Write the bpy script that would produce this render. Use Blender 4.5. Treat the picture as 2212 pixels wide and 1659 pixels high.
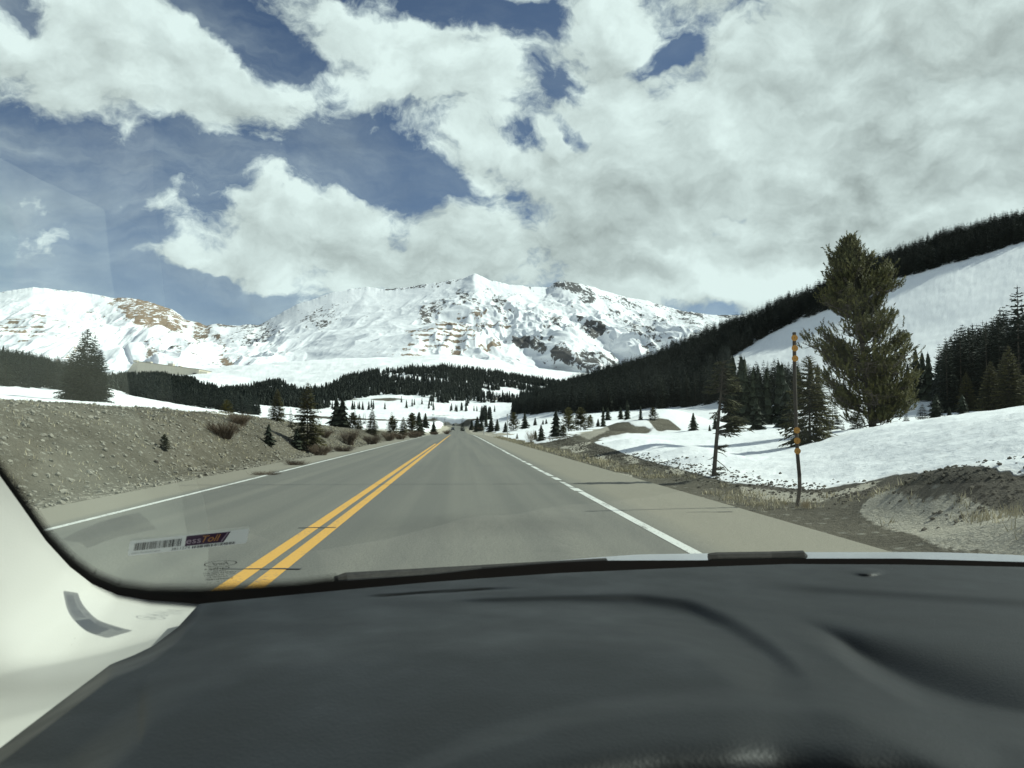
import bpy, math, random
import numpy as np
from mathutils import Vector, Matrix
from mathutils.bvhtree import BVHTree

sc = bpy.context.scene
COL = sc.collection
for o in list(bpy.data.objects):
    bpy.data.objects.remove(o)

# ------------------------------------------------------------------ camera
FPX = 800.0                       # focal length in pixels of a 1024 px wide picture
CAMZ = 1.35
TH = math.atan(43.3 / FPX)        # pitch up
PS = math.atan(52.3 / FPX * math.cos(TH))   # turned right of the road
FW = np.array([math.sin(PS) * math.cos(TH), math.cos(PS) * math.cos(TH), math.sin(TH)])
RT = np.array([math.cos(PS), -math.sin(PS), 0.0])
UP = np.cross(RT, FW)
CAM = np.array([0, 0, CAMZ])
cd = bpy.data.cameras.new("camera")
cam = bpy.data.objects.new("camera", cd)
COL.objects.link(cam)
cam.matrix_world = Matrix(((RT[0], UP[0], -FW[0], 0), (RT[1], UP[1], -FW[1], 0), (RT[2], UP[2], -FW[2], CAMZ), (0, 0, 0, 1)))
cd.sensor_width = 36.0
cd.lens = 36.0 * FPX / 1024.0
cd.clip_start = 0.02
cd.clip_end = 40000
cd.dof.use_dof = True
cd.dof.focus_distance = 6.0
cd.dof.aperture_fstop = 20.0
sc.camera = cam

# ------------------------------------------------------------------ node helpers
class NT:
    def __init__(s, tree):
        s.t = tree
        s.n = tree.nodes
        s.l = tree.links
    def node(s, typ, ins=None, **kw):
        n = s.n.new(typ)
        for k, v in kw.items():
            setattr(n, k, v)
        for k, v in (ins or {}).items():
            s.put(n.inputs[k], v)
        return n
    def put(s, sock, v):
        if isinstance(v, bpy.types.NodeSocket):
            s.l.new(v, sock)
        else:
            sock.default_value = v
    def math(s, op, a, b=0.0, c=0.0, clamp=False):
        n = s.node('ShaderNodeMath', {0: a, 1: b, 2: c}, operation=op)
        n.use_clamp = clamp
        return n.outputs[0]
    def vmath(s, op, a, b=(0, 0, 0), out=0):
        n = s.node('ShaderNodeVectorMath', {0: a, 1: b}, operation=op)
        return n.outputs[out]
    def scale(s, a, f):
        n = s.node('ShaderNodeVectorMath', {0: a, 'Scale': f}, operation='SCALE')
        return n.outputs[0]
    def mapr(s, v, a, b, c=0.0, d=1.0, smooth=False):
        n = s.node('ShaderNodeMapRange', {0: v, 1: a, 2: b, 3: c, 4: d})
        if smooth:
            n.interpolation_type = 'SMOOTHSTEP'
        return n.outputs[0]
    def noise(s, vec, scale, detail=4.0, rough=0.55, dist=0.0, out=0):
        n = s.node('ShaderNodeTexNoise', {'Vector': vec, 'Scale': scale, 'Detail': detail, 'Roughness': rough, 'Distortion': dist})
        return n.outputs[out]
    def mix(s, f, a, b, blend='MIX'):
        n = s.node('ShaderNodeMix', data_type='RGBA', blend_type=blend)
        s.put(n.inputs[0], f)
        s.put(n.inputs[6], a if isinstance(a, bpy.types.NodeSocket) else tuple(a) + ((1,) if len(a) == 3 else ()))
        s.put(n.inputs[7], b if isinstance(b, bpy.types.NodeSocket) else tuple(b) + ((1,) if len(b) == 3 else ()))
        return n.outputs[2]
    def attr(s, name):
        return s.node('ShaderNodeAttribute', attribute_name=name).outputs['Fac']
    def pos(s):
        return s.node('ShaderNodeNewGeometry').outputs['Position']
    def bump(s, h, strength, dist=0.02, normal=None):
        n = s.node('ShaderNodeBump', {'Height': h, 'Strength': strength, 'Distance': dist})
        if normal is not None:
            s.put(n.inputs['Normal'], normal)
        return n.outputs[0]

def material(name, rough=0.9, spec=0.2, color=(0.5, 0.5, 0.5)):
    m = bpy.data.materials.new(name)
    m.use_nodes = True
    t = NT(m.node_tree)
    b = m.node_tree.nodes['Principled BSDF']
    b.inputs['Base Color'].default_value = (*color, 1)
    b.inputs['Roughness'].default_value = rough
    b.inputs['Specular IOR Level'].default_value = spec
    return m, t, b

# ------------------------------------------------------------------ sun and sky
SUN_EL, SUN_AZ = math.radians(38), math.radians(80)   # azimuth measured from the road (+Y) towards +X
sd = bpy.data.lights.new("sun", 'SUN')
sd.energy = 3.9
sd.angle = math.radians(0.6)
sd.color = (1.0, 0.965, 0.90)
sun = bpy.data.objects.new("sun", sd)
COL.objects.link(sun)
sdir = Vector((math.sin(SUN_AZ) * math.cos(SUN_EL), math.cos(SUN_AZ) * math.cos(SUN_EL), math.sin(SUN_EL)))
sun.rotation_euler = sdir.to_track_quat('Z', 'Y').to_euler()
sun.location = sdir * 100

sc.view_settings.view_transform = 'Standard'
sc.view_settings.look = 'None'
sc.view_settings.exposure = 0.46
sc.view_settings.gamma = 1.0
sc.cycles.use_denoising = True
sc.cycles.max_bounces = 8
sc.cycles.transparent_max_bounces = 12
sc.cycles.sample_clamp_indirect = 4.0
sc.cycles.caustics_reflective = False
sc.cycles.caustics_refractive = False

w = bpy.data.worlds.new("World")
sc.world = w
w.use_nodes = True
T = NT(w.node_tree)
bg = w.node_tree.nodes['Background']
sky = T.node('ShaderNodeTexSky', sky_type='NISHITA', sun_disc=False, sun_elevation=SUN_EL, sun_rotation=SUN_AZ,
             altitude=3300, air_density=1.0, dust_density=1.0, ozone_density=1.5)
dirv = T.node('ShaderNodeTexCoord').outputs['Generated']
K = 1024.0 / 2212.0          # the overview of the photograph was measured at 2212 px width

def ray(px, py):
    d = FW + (px - 512) / FPX * RT + (384 - py) / FPX * UP
    return d / np.linalg.norm(d)

def blob(cx, cy, rx, ry, rot, wgt, acc):
    """a soft patch of sky round a fixed compass direction (centre and radii in degrees of arc converted from the photograph)"""
    c = ray(cx * K, cy * K)
    a = np.cross(c, [0, 0, 1.0]); a /= np.linalg.norm(a)
    b = np.cross(a, c)
    r = math.radians(-rot)
    a2 = a * math.cos(r) + b * math.sin(r)
    b2 = -a * math.sin(r) + b * math.cos(r)
    s = 1728.0
    x = T.vmath('DOT_PRODUCT', wv, tuple(a2 * s / rx), out=1)
    y = T.vmath('DOT_PRODUCT', wv, tuple(b2 * s / ry), out=1)
    q = T.math('MULTIPLY_ADD', x, x, T.math('MULTIPLY', y, y))
    f = T.mapr(q, 1.6, 0.0, 0.0, wgt, smooth=True)
    return T.math('ADD', acc, f)

# clouds foreshorten towards the horizon: stretch the noise sideways there
sep = T.node('ShaderNodeSeparateXYZ', {0: dirv})
warp = T.noise(dirv, 7.0, 5.0, 0.6, out=1)
wv = T.vmath('ADD', dirv, T.scale(T.vmath('SUBTRACT', warp, (0.5, 0.5, 0.5)), 0.085))
nv = T.vmath('MULTIPLY', wv, (1.0, 1.0, 1.55))
dens = T.noise(nv, 7.5, 10.0, 0.60, 0.0)
big = T.noise(nv, 2.2, 3.0, 0.5)
POSB = [
    (300, 60, 330, 90, 32, .62), (500, 190, 150, 50, 42, .45), (70, 190, 190, 95, 15, .50), (120, 60, 150, 60, 20, .3),
    (600, 470, 260, 95, 5, .70), (440, 450, 90, 60, 0, .4), (430, 555, 110, 34, 0, .5), (650, 600, 190, 60, 10, .5), (980, 130, 220, 90, 10, .5), (960, 230, 150, 110, 40, .45),
    (700, 60, 190, 55, 30, .5), (800, 160, 60, 60, 20, .4), (1150, 420, 200, 90, -10, .6), (940, 490, 160, 60, 0, .5), (1100, 560, 560, 70, 0, .7),
    (1600, 180, 560, 230, 0, .75), (1700, 450, 640, 220, 0, .9), (2250, 250, 380, 420, 0, .9), (1350, 330, 180, 120, 0, .5),
    (620, 190, 40, 45, 0, .4), (620, 5, 70, 40, 0, .2)]
NEGB = [
    (700, 300, 260, 110, -12, -.30), (870, 390, 170, 50, 8, -.75), (560, 90, 70, 60, 40, -.25), (300, 330, 260, 80, 20, -.2),
    (1430, 122, 85, 28, -15, -.80), (1200, 185, 100, 34, 20, -.48), (1125, 295, 55, 28, 0, -.48), (1240, 285, 46, 20, 30, -.6), (1140, 100, 50, 60, 0, -.3),
    (980, 25, 190, 36, 0, -.62), (250, 600, 420, 90, 0, -.35), (1210, 60, 90, 34, 30, -.3)]
pos_ = 0.0
for args in POSB:
    pos_ = blob(*args, pos_)
acc = T.math('MINIMUM', pos_, 0.50)
for args in [(1650, 330, 640, 330, 0, .5), (2200, 250, 420, 450, 0, .5), (1250, 570, 700, 70, 0, .35), (1000, 180, 150, 120, 0, .12), (620, 500, 230, 80, 5, .2), (330, 90, 260, 90, 30, .38), (80, 170, 160, 80, 10, .2), (430, 555, 100, 30, 0, .2), (690, 575, 130, 60, 0, .35)]:
    acc = blob(*args, acc)
for args in NEGB:
    acc = blob(*args, acc)
acc = T.math('ADD', acc, T.math('MULTIPLY_ADD', dens, 4.6, -2.36))
mask = T.mapr(acc, -0.12, 0.60, 0, 1, smooth=True)
# thin high veil over the blue, thicker low in the sky
veil = T.math('MULTIPLY', T.mapr(T.noise(T.vmath('MULTIPLY', wv, (1, 1, 3)), 3.0, 6.0, 0.6, 0.4), 0.34, 0.75, 0.0, 0.45, smooth=True), T.mapr(sep.outputs[0], 0.15, -0.5, 0.35, 1.3))
low = T.mapr(sep.outputs[2], 0.30, 0.0, 0.0, 0.30, smooth=True)
veil = T.math('ADD', veil, low, clamp=True)
mask = T.math('MAXIMUM', mask, veil)
mask = T.math('MINIMUM', mask, 0.98)
# relief of the clouds: density here against density a little towards the sun
d2 = T.noise(T.vmath('ADD', nv, tuple(Vector((sdir.x, sdir.y * .2, sdir.z * 2.0)) * 0.022)), 7.5, 7.0, 0.56, 0.0)
d1 = T.noise(nv, 7.5, 7.0, 0.56, 0.0)
rel = T.math('MULTIPLY', T.math('SUBTRACT', d1, d2), 1.25)
b2_ = T.noise(T.vmath('ADD', nv, tuple(Vector((sdir.x, sdir.y * .2, sdir.z * 2.0)) * 0.06)), 2.2, 3.0, 0.5)
rel = T.math('MULTIPLY_ADD', T.math('SUBTRACT', big, b2_), 0.6, rel)
thick = T.mapr(acc, 0.5, 1.6, 0.0, -0.10, smooth=True)
lum = T.math('ADD', T.math('ADD', 0.685, rel), thick)
lum = T.math('ADD', lum, T.math('MULTIPLY_ADD', big, 0.28, -0.14))
# the grey base of the big bank over the valley on the right
g1 = blob(1500, 440, 560, 130, 5, -0.06, 0.0)
g1 = blob(2150, 180, 230, 260, 20, -0.07, g1)
g1 = blob(900, 560, 500, 60, 0, -0.06, g1)
g1 = blob(1700, 610, 350, 50, 0, 0.08, g1)
lum = T.math('ADD', lum, g1)
lum = T.math('MAXIMUM', T.math('MINIMUM', lum, 0.82), 0.30)
lum = T.math('MULTIPLY', lum, 9.0)
cl = T.node('ShaderNodeCombineColor', {0: T.math('MULTIPLY', lum, 0.955), 1: lum, 2: T.math('MULTIPLY', lum, 1.02)}).outputs[0]
skyc = T.mix(1.0, sky.outputs[0], (0.72, 0.65, 0.66), 'MULTIPLY')
fin = T.mix(mask, skyc, cl)
T.l.new(fin, bg.inputs['Color'])
bg.inputs['Strength'].default_value = 0.1
w.cycles.sampling_method = 'MANUAL'
w.cycles.sample_map_resolution = 512

# ------------------------------------------------------------------ projection helpers
def at_dist(px, py, d):
    """world point on the sight line of a photo pixel at horizontal distance d"""
    r = ray(px, py)
    return CAM + r * (d / math.hypot(r[0], r[1]))

def v_to_z(u, v, d):
    r = ray(u, v)
    return CAMZ + d * r[2] / math.hypot(r[0], r[1])

def az_of_u(u):
    r = FW[None, :] + ((np.asarray(u, float) - 512) / FPX)[..., None] * RT[None, :] + ((384 - 415) / FPX) * UP[None, :]
    return np.arctan2(r[..., 0], r[..., 1])

def u_of_az(az):
    # inverse near the horizon (perspective), clamped behind the camera
    rel = np.clip(az - PS, -1.35, 1.35)
    return 512 + FPX * np.tan(rel) / math.cos(TH) * 1.0

def project(x, y, z):
    d = np.stack([x, y, z - CAMZ], -1)
    f = d @ FW
    f = np.where(np.abs(f) < 1e-6, 1e-6, f)
    return 512 + FPX * (d @ RT) / f, 384 - FPX * (d @ UP) / f, f

# ------------------------------------------------------------------ numpy noise
def _hash(ix, iy, seed):
    h = (ix.astype(np.int64) * 374761393 + iy.astype(np.int64) * 668265263 + seed * 2147483647) & 0xFFFFFFFF
    h = ((h ^ (h >> 13)) * 1274126177) & 0xFFFFFFFF
    return ((h ^ (h >> 16)) & 0xFFFFFF) / float(0xFFFFFF)

def vnoise(x, y, seed=0):
    ix, iy = np.floor(x), np.floor(y)
    fx, fy = x - ix, y - iy
    ix, iy = ix.astype(np.int64), iy.astype(np.int64)
    fx = fx * fx * fx * (fx * (fx * 6 - 15) + 10); fy = fy * fy * fy * (fy * (fy * 6 - 15) + 10)
    a, b = _hash(ix, iy, seed), _hash(ix + 1, iy, seed)
    c, d = _hash(ix, iy + 1, seed), _hash(ix + 1, iy + 1, seed)
    return (a * (1 - fx) + b * fx) * (1 - fy) + (c * (1 - fx) + d * fx) * fy

def fbm(x, y, oct=5, seed=0, gain=0.5):
    s, a, t = 0.0, 1.0, 0.0
    for i in range(oct):
        s = s + a * (vnoise(x, y, seed + i * 17) * 2 - 1)
        t += a
        a *= gain
        x, y = x * 2.03 + 13.7, y * 2.03 - 7.1
    return s / t

def ridged(x, y, oct=5, seed=0):
    s, a, t = 0.0, 1.0, 0.0
    for i in range(oct):
        s = s + a * (1 - np.abs(vnoise(x, y, seed + i * 31) * 2 - 1) * 2)
        t += a
        a *= 0.52
        x, y = x * 2.1 + 5.3, y * 2.1 + 9.9
    return s / t

def sstep(a, b, x):
    t = np.clip((x - a) / (b - a), 0, 1)
    return t * t * (3 - 2 * t)

# ------------------------------------------------------------------ lay of the land
ROAD_Y = [-500, 0, 100, 150, 200, 270, 350, 440, 540, 650, 700, 900]
ROAD_Z = [0, 0, 0, -.08, -.40, -.95, -.85, -.15, .6, 2.5, 3.0, 3.2]
def road_z(y):
    s = 0
    for k, o in ((.25, -14), (.5, 0), (.25, 14)):
        s = s + k * np.interp(y + o, ROAD_Y, ROAD_Z)
    return np.where(np.asarray(y) < 90, 0.0, s)
def road_cx(y):
    y = np.asarray(y, float)
    return -np.where(y > 585, 0.0016 * (y - 585) ** 2, 0.0)

# height along sight lines: (distance, 'z' height) near, (distance, picture row) far
TAB = {
    -400: [(60, 'z', 3.4), (150, 385), (300, 365), (500, 340), (900, 330), (1700, 320), (2300, 330), (2800, 335)],
    -60: [(60, 'z', 3.4), (150, 391), (300, 376), (500, 352), (900, 352), (1300, 352), (1700, 350), (2300, 352), (2800, 360)],
    0: [(60, 'z', 3.6), (150, 392), (300, 380), (500, 362), (900, 362), (1300, 365), (1700, 365), (2300, 366), (2800, 372)],
    60: [(60, 'z', 3.5), (150, 393), (300, 386), (500, 374), (700, 376), (1300, 376), (1700, 374), (2300, 372), (2800, 376)],
    110: [(60, 'z', 3.1), (150, 396), (300, 393), (500, 391), (900, 388), (1300, 382), (1700, 376), (2150, 374), (2300, 374), (2800, 380)],
    180: [(60, 'z', 2.6), (150, 405), (300, 407), (600, 405), (900, 400), (1300, 388), (1700, 380), (2100, 375), (2300, 374.5), (2450, 368), (2800, 372)],
    250: [(60, 'z', 2.3), (150, 416), (300, 417), (600, 412), (900, 404), (1300, 394), (1700, 386), (2200, 366), (2400, 364), (2800, 372)],
    330: [(60, 'z', 1.6), (150, 427), (300, 424), (600, 419), (900, 409), (1300, 390), (1700, 376), (2200, 360), (2400, 359.5), (2800, 368)],
    400: [(60, 'z', .6), (150, 432), (300, 427), (600, 420), (900, 410), (1300, 387), (1700, 367), (2200, 357.5), (2400, 357), (2800, 366)],
    440: [(60, 'z', 0), (150, 434), (300, 430), (600, 421.5), (900, 412), (1300, 387), (1700, 364), (2200, 355), (2400, 354), (2800, 362)],
    480: [(60, 'z', 0), (150, 434), (300, 429), (600, 421.5), (900, 413), (1300, 392), (1700, 370), (2200, 360), (2400, 358), (2800, 364)],
    505: [(60, 'z', 0), (100, 'z', .1), (150, 433), (300, 425), (400, 422), (520, 421), (900, 412), (1300, 395), (1700, 374), (2200, 364), (2800, 366)],
    525: [(60, 'z', 0), (90, 'z', .2), (150, 432), (250, 425), (340, 420.5), (450, 411), (600, 406), (900, 408), (1300, 398), (1700, 379), (2200, 366), (2800, 370)],
    555: [(30, 'z', 0), (60, 'z', .15), (90, 'z', .5), (150, 430), (300, 416.5), (400, 408), (520, 398), (650, 394), (900, 402), (1300, 398), (1700, 383), (2200, 370), (2800, 374)],
    602: [(30, 'z', 0), (50, 'z', .2), (70, 'z', .40), (100, 'z', .8), (150, 427), (280, 413), (400, 397), (540, 379), (650, 385), (900, 396), (1700, 384), (2200, 374), (2800, 380)],
    648: [(20, 'z', 0), (40, 'z', .3), (60, 'z', .5), (75, 'z', .8), (100, 'z', 1.2), (150, 426), (280, 411), (400, 388), (540, 366), (650, 374), (900, 390), (2800, 390)],
    694: [(20, 'z', .1), (30, 'z', .3), (40, 'z', .4), (60, 'z', .85), (100, 'z', 1.6), (150, 423), (260, 410), (400, 378), (530, 344), (620, 358), (900, 390), (2800, 390)],
    727: [(15, 'z', 0), (25, 'z', .25), (40, 'z', .42), (60, 'z', 1.0), (100, 'z', 1.8), (150, 420), (240, 408), (400, 366), (520, 331), (600, 345), (900, 390), (2800, 390)],
    787: [(12, 'z', 0), (20, 'z', .2), (28, 'z', .5), (34, 'z', .7), (42, 'z', .75), (60, 'z', 1.2), (100, 424), (150, 414), (230, 403), (400, 344), (490, 307), (580, 325), (900, 390), (2800, 390)],
    833: [(11, 'z', 0), (18, 'z', .3), (24, 'z', .7), (30, 'z', 1.02), (36, 'z', 1.0), (60, 'z', 1.3), (100, 424), (150, 410), (220, 400), (400, 320), (470, 290), (560, 308), (900, 390), (2800, 390)],
    880: [(10, 'z', 0), (16, 'z', .35), (22, 'z', 1.0), (27, 'z', 1.48), (32, 'z', 1.42), (45, 'z', 1.35), (70, 424.5), (150, 406), (200, 397), (300, 350), (400, 294), (455, 267), (540, 282), (900, 380), (2800, 390)],
    949: [(9, 'z', .05), (14, 'z', .5), (20, 'z', 1.3), (24, 'z', 1.66), (28, 'z', 1.66), (45, 'z', 1.9), (80, 418), (150, 404), (200, 390), (300, 328), (400, 266), (445, 243), (520, 258), (900, 360), (2800, 390)],
    1024: [(8, 'z', .1), (12, 'z', .5), (16, 'z', 1.25), (20, 'z', 1.75), (24, 'z', 1.8), (45, 'z', 2.3), (80, 412), (150, 398), (200, 370), (300, 300), (400, 246), (445, 225), (520, 240), (900, 340), (2800, 390)],
    1110: [(8, 'z', .2), (14, 'z', 1.1), (18, 'z', 1.8), (24, 'z', 2.1), (45, 'z', 2.7), (80, 407), (150, 388), (200, 350), (300, 270), (400, 222), (520, 230), (900, 330), (2800, 390)],
    1700: [(8, 'z', .2), (14, 'z', 1.1), (24, 'z', 2.1), (45, 'z', 2.9), (80, 404), (200, 360), (300, 310), (400, 290), (900, 330), (2800, 380)],
}
_U = sorted(TAB)
_LD = np.linspace(math.log(5), math.log(2900), 400)
_G = np.zeros((len(_U), len(_LD)))
for i, u in enumerate(_U):
    ds, zs = [1.0], [None]
    for e in TAB[u]:
        ds.append(e[0])
        zs.append(e[2] if e[1] == 'z' else v_to_z(u, e[1], e[0]))
    zs[0] = zs[1] * 0.0
    # interpolate the elevation angle, not the height, so slopes stay even on the picture
    el = [(z - CAMZ) / d for z, d in zip(zs, ds)]
    near = np.interp(np.exp(_LD), ds, zs)
    far = np.interp(_LD, np.log(ds), el) * np.exp(_LD) + CAMZ
    k = sstep(math.log(80), math.log(160), _LD)
    _G[i] = near * (1 - k) + far * k
# smooth along distance
ker = np.exp(-np.linspace(-2, 2, 9) ** 2); ker /= ker.sum()
_Gs = np.stack([np.convolve(np.pad(r, 4, mode='edge'), ker, 'valid') for r in _G])
_UF = np.arange(_U[0], _U[-1] + 1, 6.0)
_GF = np.stack([np.interp(_UF, _U, _Gs[:, j]) for j in range(len(_LD))], 1)
k2 = np.exp(-np.linspace(-2, 2, 9) ** 2); k2 /= k2.sum()
_GF = np.stack([np.convolve(np.pad(_GF[:, j], 4, mode='edge'), k2, 'valid') for j in range(len(_LD))], 1)

def table_z(u, d):
    fu = np.clip((u - _UF[0]) / 6.0, 0, len(_UF) - 1.001)
    fd = np.clip((np.log(np.maximum(d, 1)) - _LD[0]) / (_LD[1] - _LD[0]), 0, len(_LD) - 1.001)
    iu, jd = fu.astype(int), fd.astype(int)
    a, b = fu - iu, fd - jd
    return (_GF[iu, jd] * (1 - b) + _GF[iu, jd + 1] * b) * (1 - a) + (_GF[iu + 1, jd] * (1 - b) + _GF[iu + 1, jd + 1] * b) * a

# heaps: photo column, distance, height, half width across, half width along, kind
HEAPS = [(935, 12.6, .14, 2.6, 1.2, 'dark'), (905, 13.0, .16, 1.2, .9, 'dark'), (1010, 13.2, .22, 2.0, 1.0, 'dark'),
         (892, 10.6, .20, .55, .6, 'tan'), (955, 10.4, .32, 1.0, .8, 'tan'), (1010, 9.9, .30, 1.2, .9, 'tan'), (925, 10.3, .14, .5, .6, 'tan'),
         (612, 60, .65, 3.2, 4, 'dark'), (632, 74, 1.0, 4.5, 4.5, 'dark'), (652, 80, 1.45, 5.5, 5.5, 'dark'), (668, 84, 1.2, 5, 5, 'dark'),
         (598, 52, .35, 2.0, 3, 'dark'), (585, 60, .3, 2.0, 3, 'dark'), (630, 47, .40, 2.2, 2.4, 'dark'), (655, 38, .35, 1.8, 1.9, 'dark'),
         (690, 31, .32, 1.5, 1.3, 'dark'), (710, 26, .28, 1.5, 1.1, 'dark'), (665, 33, .3, 1.4, 1.5, 'dark'), (570, 66, .3, 2.5, 3.5, 'dark')]

def height(x, y, fine=True):
    x = np.asarray(x, float); y = np.asarray(y, float)
    d = np.hypot(x, y)
    az = np.arctan2(x, y)
    u = u_of_az(az)
    tz = table_z(u, d)
    # left of the road: cut bank with the snow field on top
    s = -(x - road_cx(y))
    B = np.interp(y, [-60, 0, 20, 30, 45, 70, 100, 150], [2.0, 2.05, 2.05, 2.12, 2.1, 1.55, 1.1, .7])
    wig = fbm(x * .16, y * .16, 3, 5) * 1.1
    prof = sstep(7.1, 12.8 + wig * .6, s) * .8 + sstep(7.1, 10.5, s) * .2
    L = B * prof + np.clip((s - 13.0) * .085, 0, 1.35) * np.clip(B / 2.0, .5, 1)
    wl = sstep(100, 165, d) * (x < 0) + (x >= 0)
    behind = sstep(30, -30, y)
    R = tz * (1 - behind) + behind * np.interp(x, [0, 6, 14, 40, 400], [0, 0, 1.5, 2.5, 20])
    z = np.where(x < 0, L * (1 - wl) + tz * wl, R)
    for (hu, hd, hh, ha, hb, kd) in HEAPS:
        c = at_dist(hu, 427, hd)
        n = c[:2] / np.hypot(*c[:2])
        a = (x - c[0]) * n[1] - (y - c[1]) * n[0]
        b = (x - c[0]) * n[0] + (y - c[1]) * n[1]
        q = (a / ha) ** 2 + (b / hb) ** 2
        z = z + hh * np.exp(-q * 1.3)
    if fine:
        z = z + fbm(x * .35, y * .35, 4, 3) * np.clip(.07 + d * .0006, 0, .5) + fbm(x * .02, y * .02, 3, 9) * np.clip(d * .004 - .3, 0, 5)
        rough = np.clip(1 - d / 140, 0, 1)
        z = z + rough * fbm(x * 2.3, y * 2.3, 3, 21) * .045
    # the road corridor
    rz = road_z(y)
    off = np.abs(x - road_cx(y) + 1.1)           # the pavement is centred 1.1 m left of the camera
    lim = np.where(x < road_cx(y) - 1.1, 5.9, 5.9)
    kk = sstep(0, 1, (off - lim) / np.where(y > 150, 9.0, 2.2))
    kk = np.where(y > 740, 1.0, np.where(y < -400, 1, kk))
    return z * kk + (rz - .06 - .05 * kk) * (1 - kk)

def hit(px, py, d0=8.0, d1=2600.0):
    """where the sight line of a photo pixel first meets the ground"""
    ds = np.exp(np.linspace(math.log(d0), math.log(d1), 900))
    r = ray(px, py)
    h = math.hypot(r[0], r[1])
    X, Y, Z = r[0] / h * ds, r[1] / h * ds, CAMZ + r[2] / h * ds
    g = height(X, Y, False)
    b = np.where(Z <= g + 0.02)[0]
    if len(b) == 0:
        return None
    i = b[0]
    return np.array([X[i], Y[i], float(height(X[i], Y[i]))]), ds[i]

# ------------------------------------------------------------------ mesh helpers
def np_mesh(name, V, F, mats, mi=None, smooth=True, attrs=None):
    """V (n,3); F (m,3) or (m,4)"""
    V = np.ascontiguousarray(V, dtype=np.float32)
    F = np.ascontiguousarray(F, dtype=np.int32)
    k = F.shape[1]
    me = bpy.data.meshes.new(name)
    me.vertices.add(len(V))
    me.vertices.foreach_set('co', V.ravel())
    me.loops.add(F.size)
    me.loops.foreach_set('vertex_index', F.ravel())
    me.polygons.add(len(F))
    me.polygons.foreach_set('loop_start', np.arange(0, F.size, k, dtype=np.int32))
    me.polygons.foreach_set('loop_total', np.full(len(F), k, dtype=np.int32))
    if mi is not None:
        me.polygons.foreach_set('material_index', np.ascontiguousarray(mi, dtype=np.int32))
    me.polygons.foreach_set('use_smooth', np.full(len(F), bool(smooth)))
    for m in mats:
        me.materials.append(m)
    for an, av in (attrs or {}).items():
        a = me.attributes.new(an, 'FLOAT', 'POINT')
        a.data.foreach_set('value', np.ascontiguousarray(av, dtype=np.float32))
    me.update()
    return me

def grid_faces(nr, nc):
    i = np.arange(nr - 1)[:, None] * nc + np.arange(nc - 1)[None, :]
    return np.stack([i, i + 1, i + nc + 1, i + nc], -1).reshape(-1, 4)

def link(name, me, parent=None, loc=None):
    o = bpy.data.objects.new(name, me)
    COL.objects.link(o)
    if parent is not None:
        o.parent = parent
    if loc is not None:
        o.location = loc
    return o

def tag(o, label=None, cat=None, group=None, kind=None):
    if label: o['label'] = label
    if cat: o['category'] = cat
    if group: o['group'] = group
    if kind: o['kind'] = kind
    return o

class Geo:
    """collects triangles of several shapes into one mesh"""
    def __init__(s):
        s.v, s.f, s.m, s.n = [], [], [], 0
    def add(s, V, F, m=0):
        V = np.asarray(V, float); F = np.asarray(F, int)
        if F.shape[1] == 4:
            F = np.concatenate([F[:, [0, 1, 2]], F[:, [0, 2, 3]]])
        s.v.append(V); s.f.append(F + s.n); s.m.append(np.full(len(F), m)); s.n += len(V)
    def tube(s, pts, rad, sides=6, m=0, cap=True):
        pts = np.asarray(pts, float); rad = np.broadcast_to(np.asarray(rad, float), (len(pts),))
        tg = np.gradient(pts, axis=0)
        tg /= np.linalg.norm(tg, axis=1)[:, None] + 1e-12
        ref = np.array([0, 0, 1.0]) if abs(tg[0][2]) < .9 else np.array([1.0, 0, 0])
        a = np.cross(tg, ref); a /= np.linalg.norm(a, axis=1)[:, None] + 1e-12
        b = np.cross(tg, a)
        an = np.linspace(0, 2 * math.pi, sides, endpoint=False)
        V = pts[:, None, :] + rad[:, None, None] * (np.cos(an)[None, :, None] * a[:, None, :] + np.sin(an)[None, :, None] * b[:, None, :])
        F = []
        for i in range(len(pts) - 1):
            for j in range(sides):
                k = (j + 1) % sides
                F.append((i * sides + j, i * sides + k, (i + 1) * sides + k, (i + 1) * sides + j))
        V = V.reshape(-1, 3)
        s.add(V, F, m)
        if cap:
            n = len(pts)
            c = np.vstack([V[:sides], pts[0]]); s.add(c, [(j, (j + 1) % sides, sides) for j in range(sides)], m)
            c = np.vstack([V[(n - 1) * sides:], pts[-1]]); s.add(c, [((j + 1) % sides, j, sides) for j in range(sides)], m)
    def box(s, lo, hi, m=0, shear=None):
        x0, y0, z0 = lo; x1, y1, z1 = hi
        V = [(x0, y0, z0), (x1, y0, z0), (x1, y1, z0), (x0, y1, z0), (x0, y0, z1), (x1, y0, z1), (x1, y1, z1), (x0, y1, z1)]
        s.add(V, [(0, 3, 2, 1), (4, 5, 6, 7), (0, 1, 5, 4), (1, 2, 6, 5), (2, 3, 7, 6), (3, 0, 4, 7)], m)
    def arrays(s):
        return np.concatenate(s.v), np.concatenate(s.f), np.concatenate(s.m)
    def mesh(s, name, mats, smooth=False):
        V, F, M = s.arrays()
        return np_mesh(name, V, F, mats, M, smooth)

def in_poly(px, py, poly):
    inside = np.zeros(px.shape, bool)
    n = len(poly)
    for i in range(n):
        x0, y0 = poly[i]; x1, y1 = poly[(i + 1) % n]
        c = ((y0 > py) != (y1 > py)) & (px < (x1 - x0) * (py - y0) / (y1 - y0 + 1e-9) + x0)
        inside ^= c
    return inside

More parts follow.
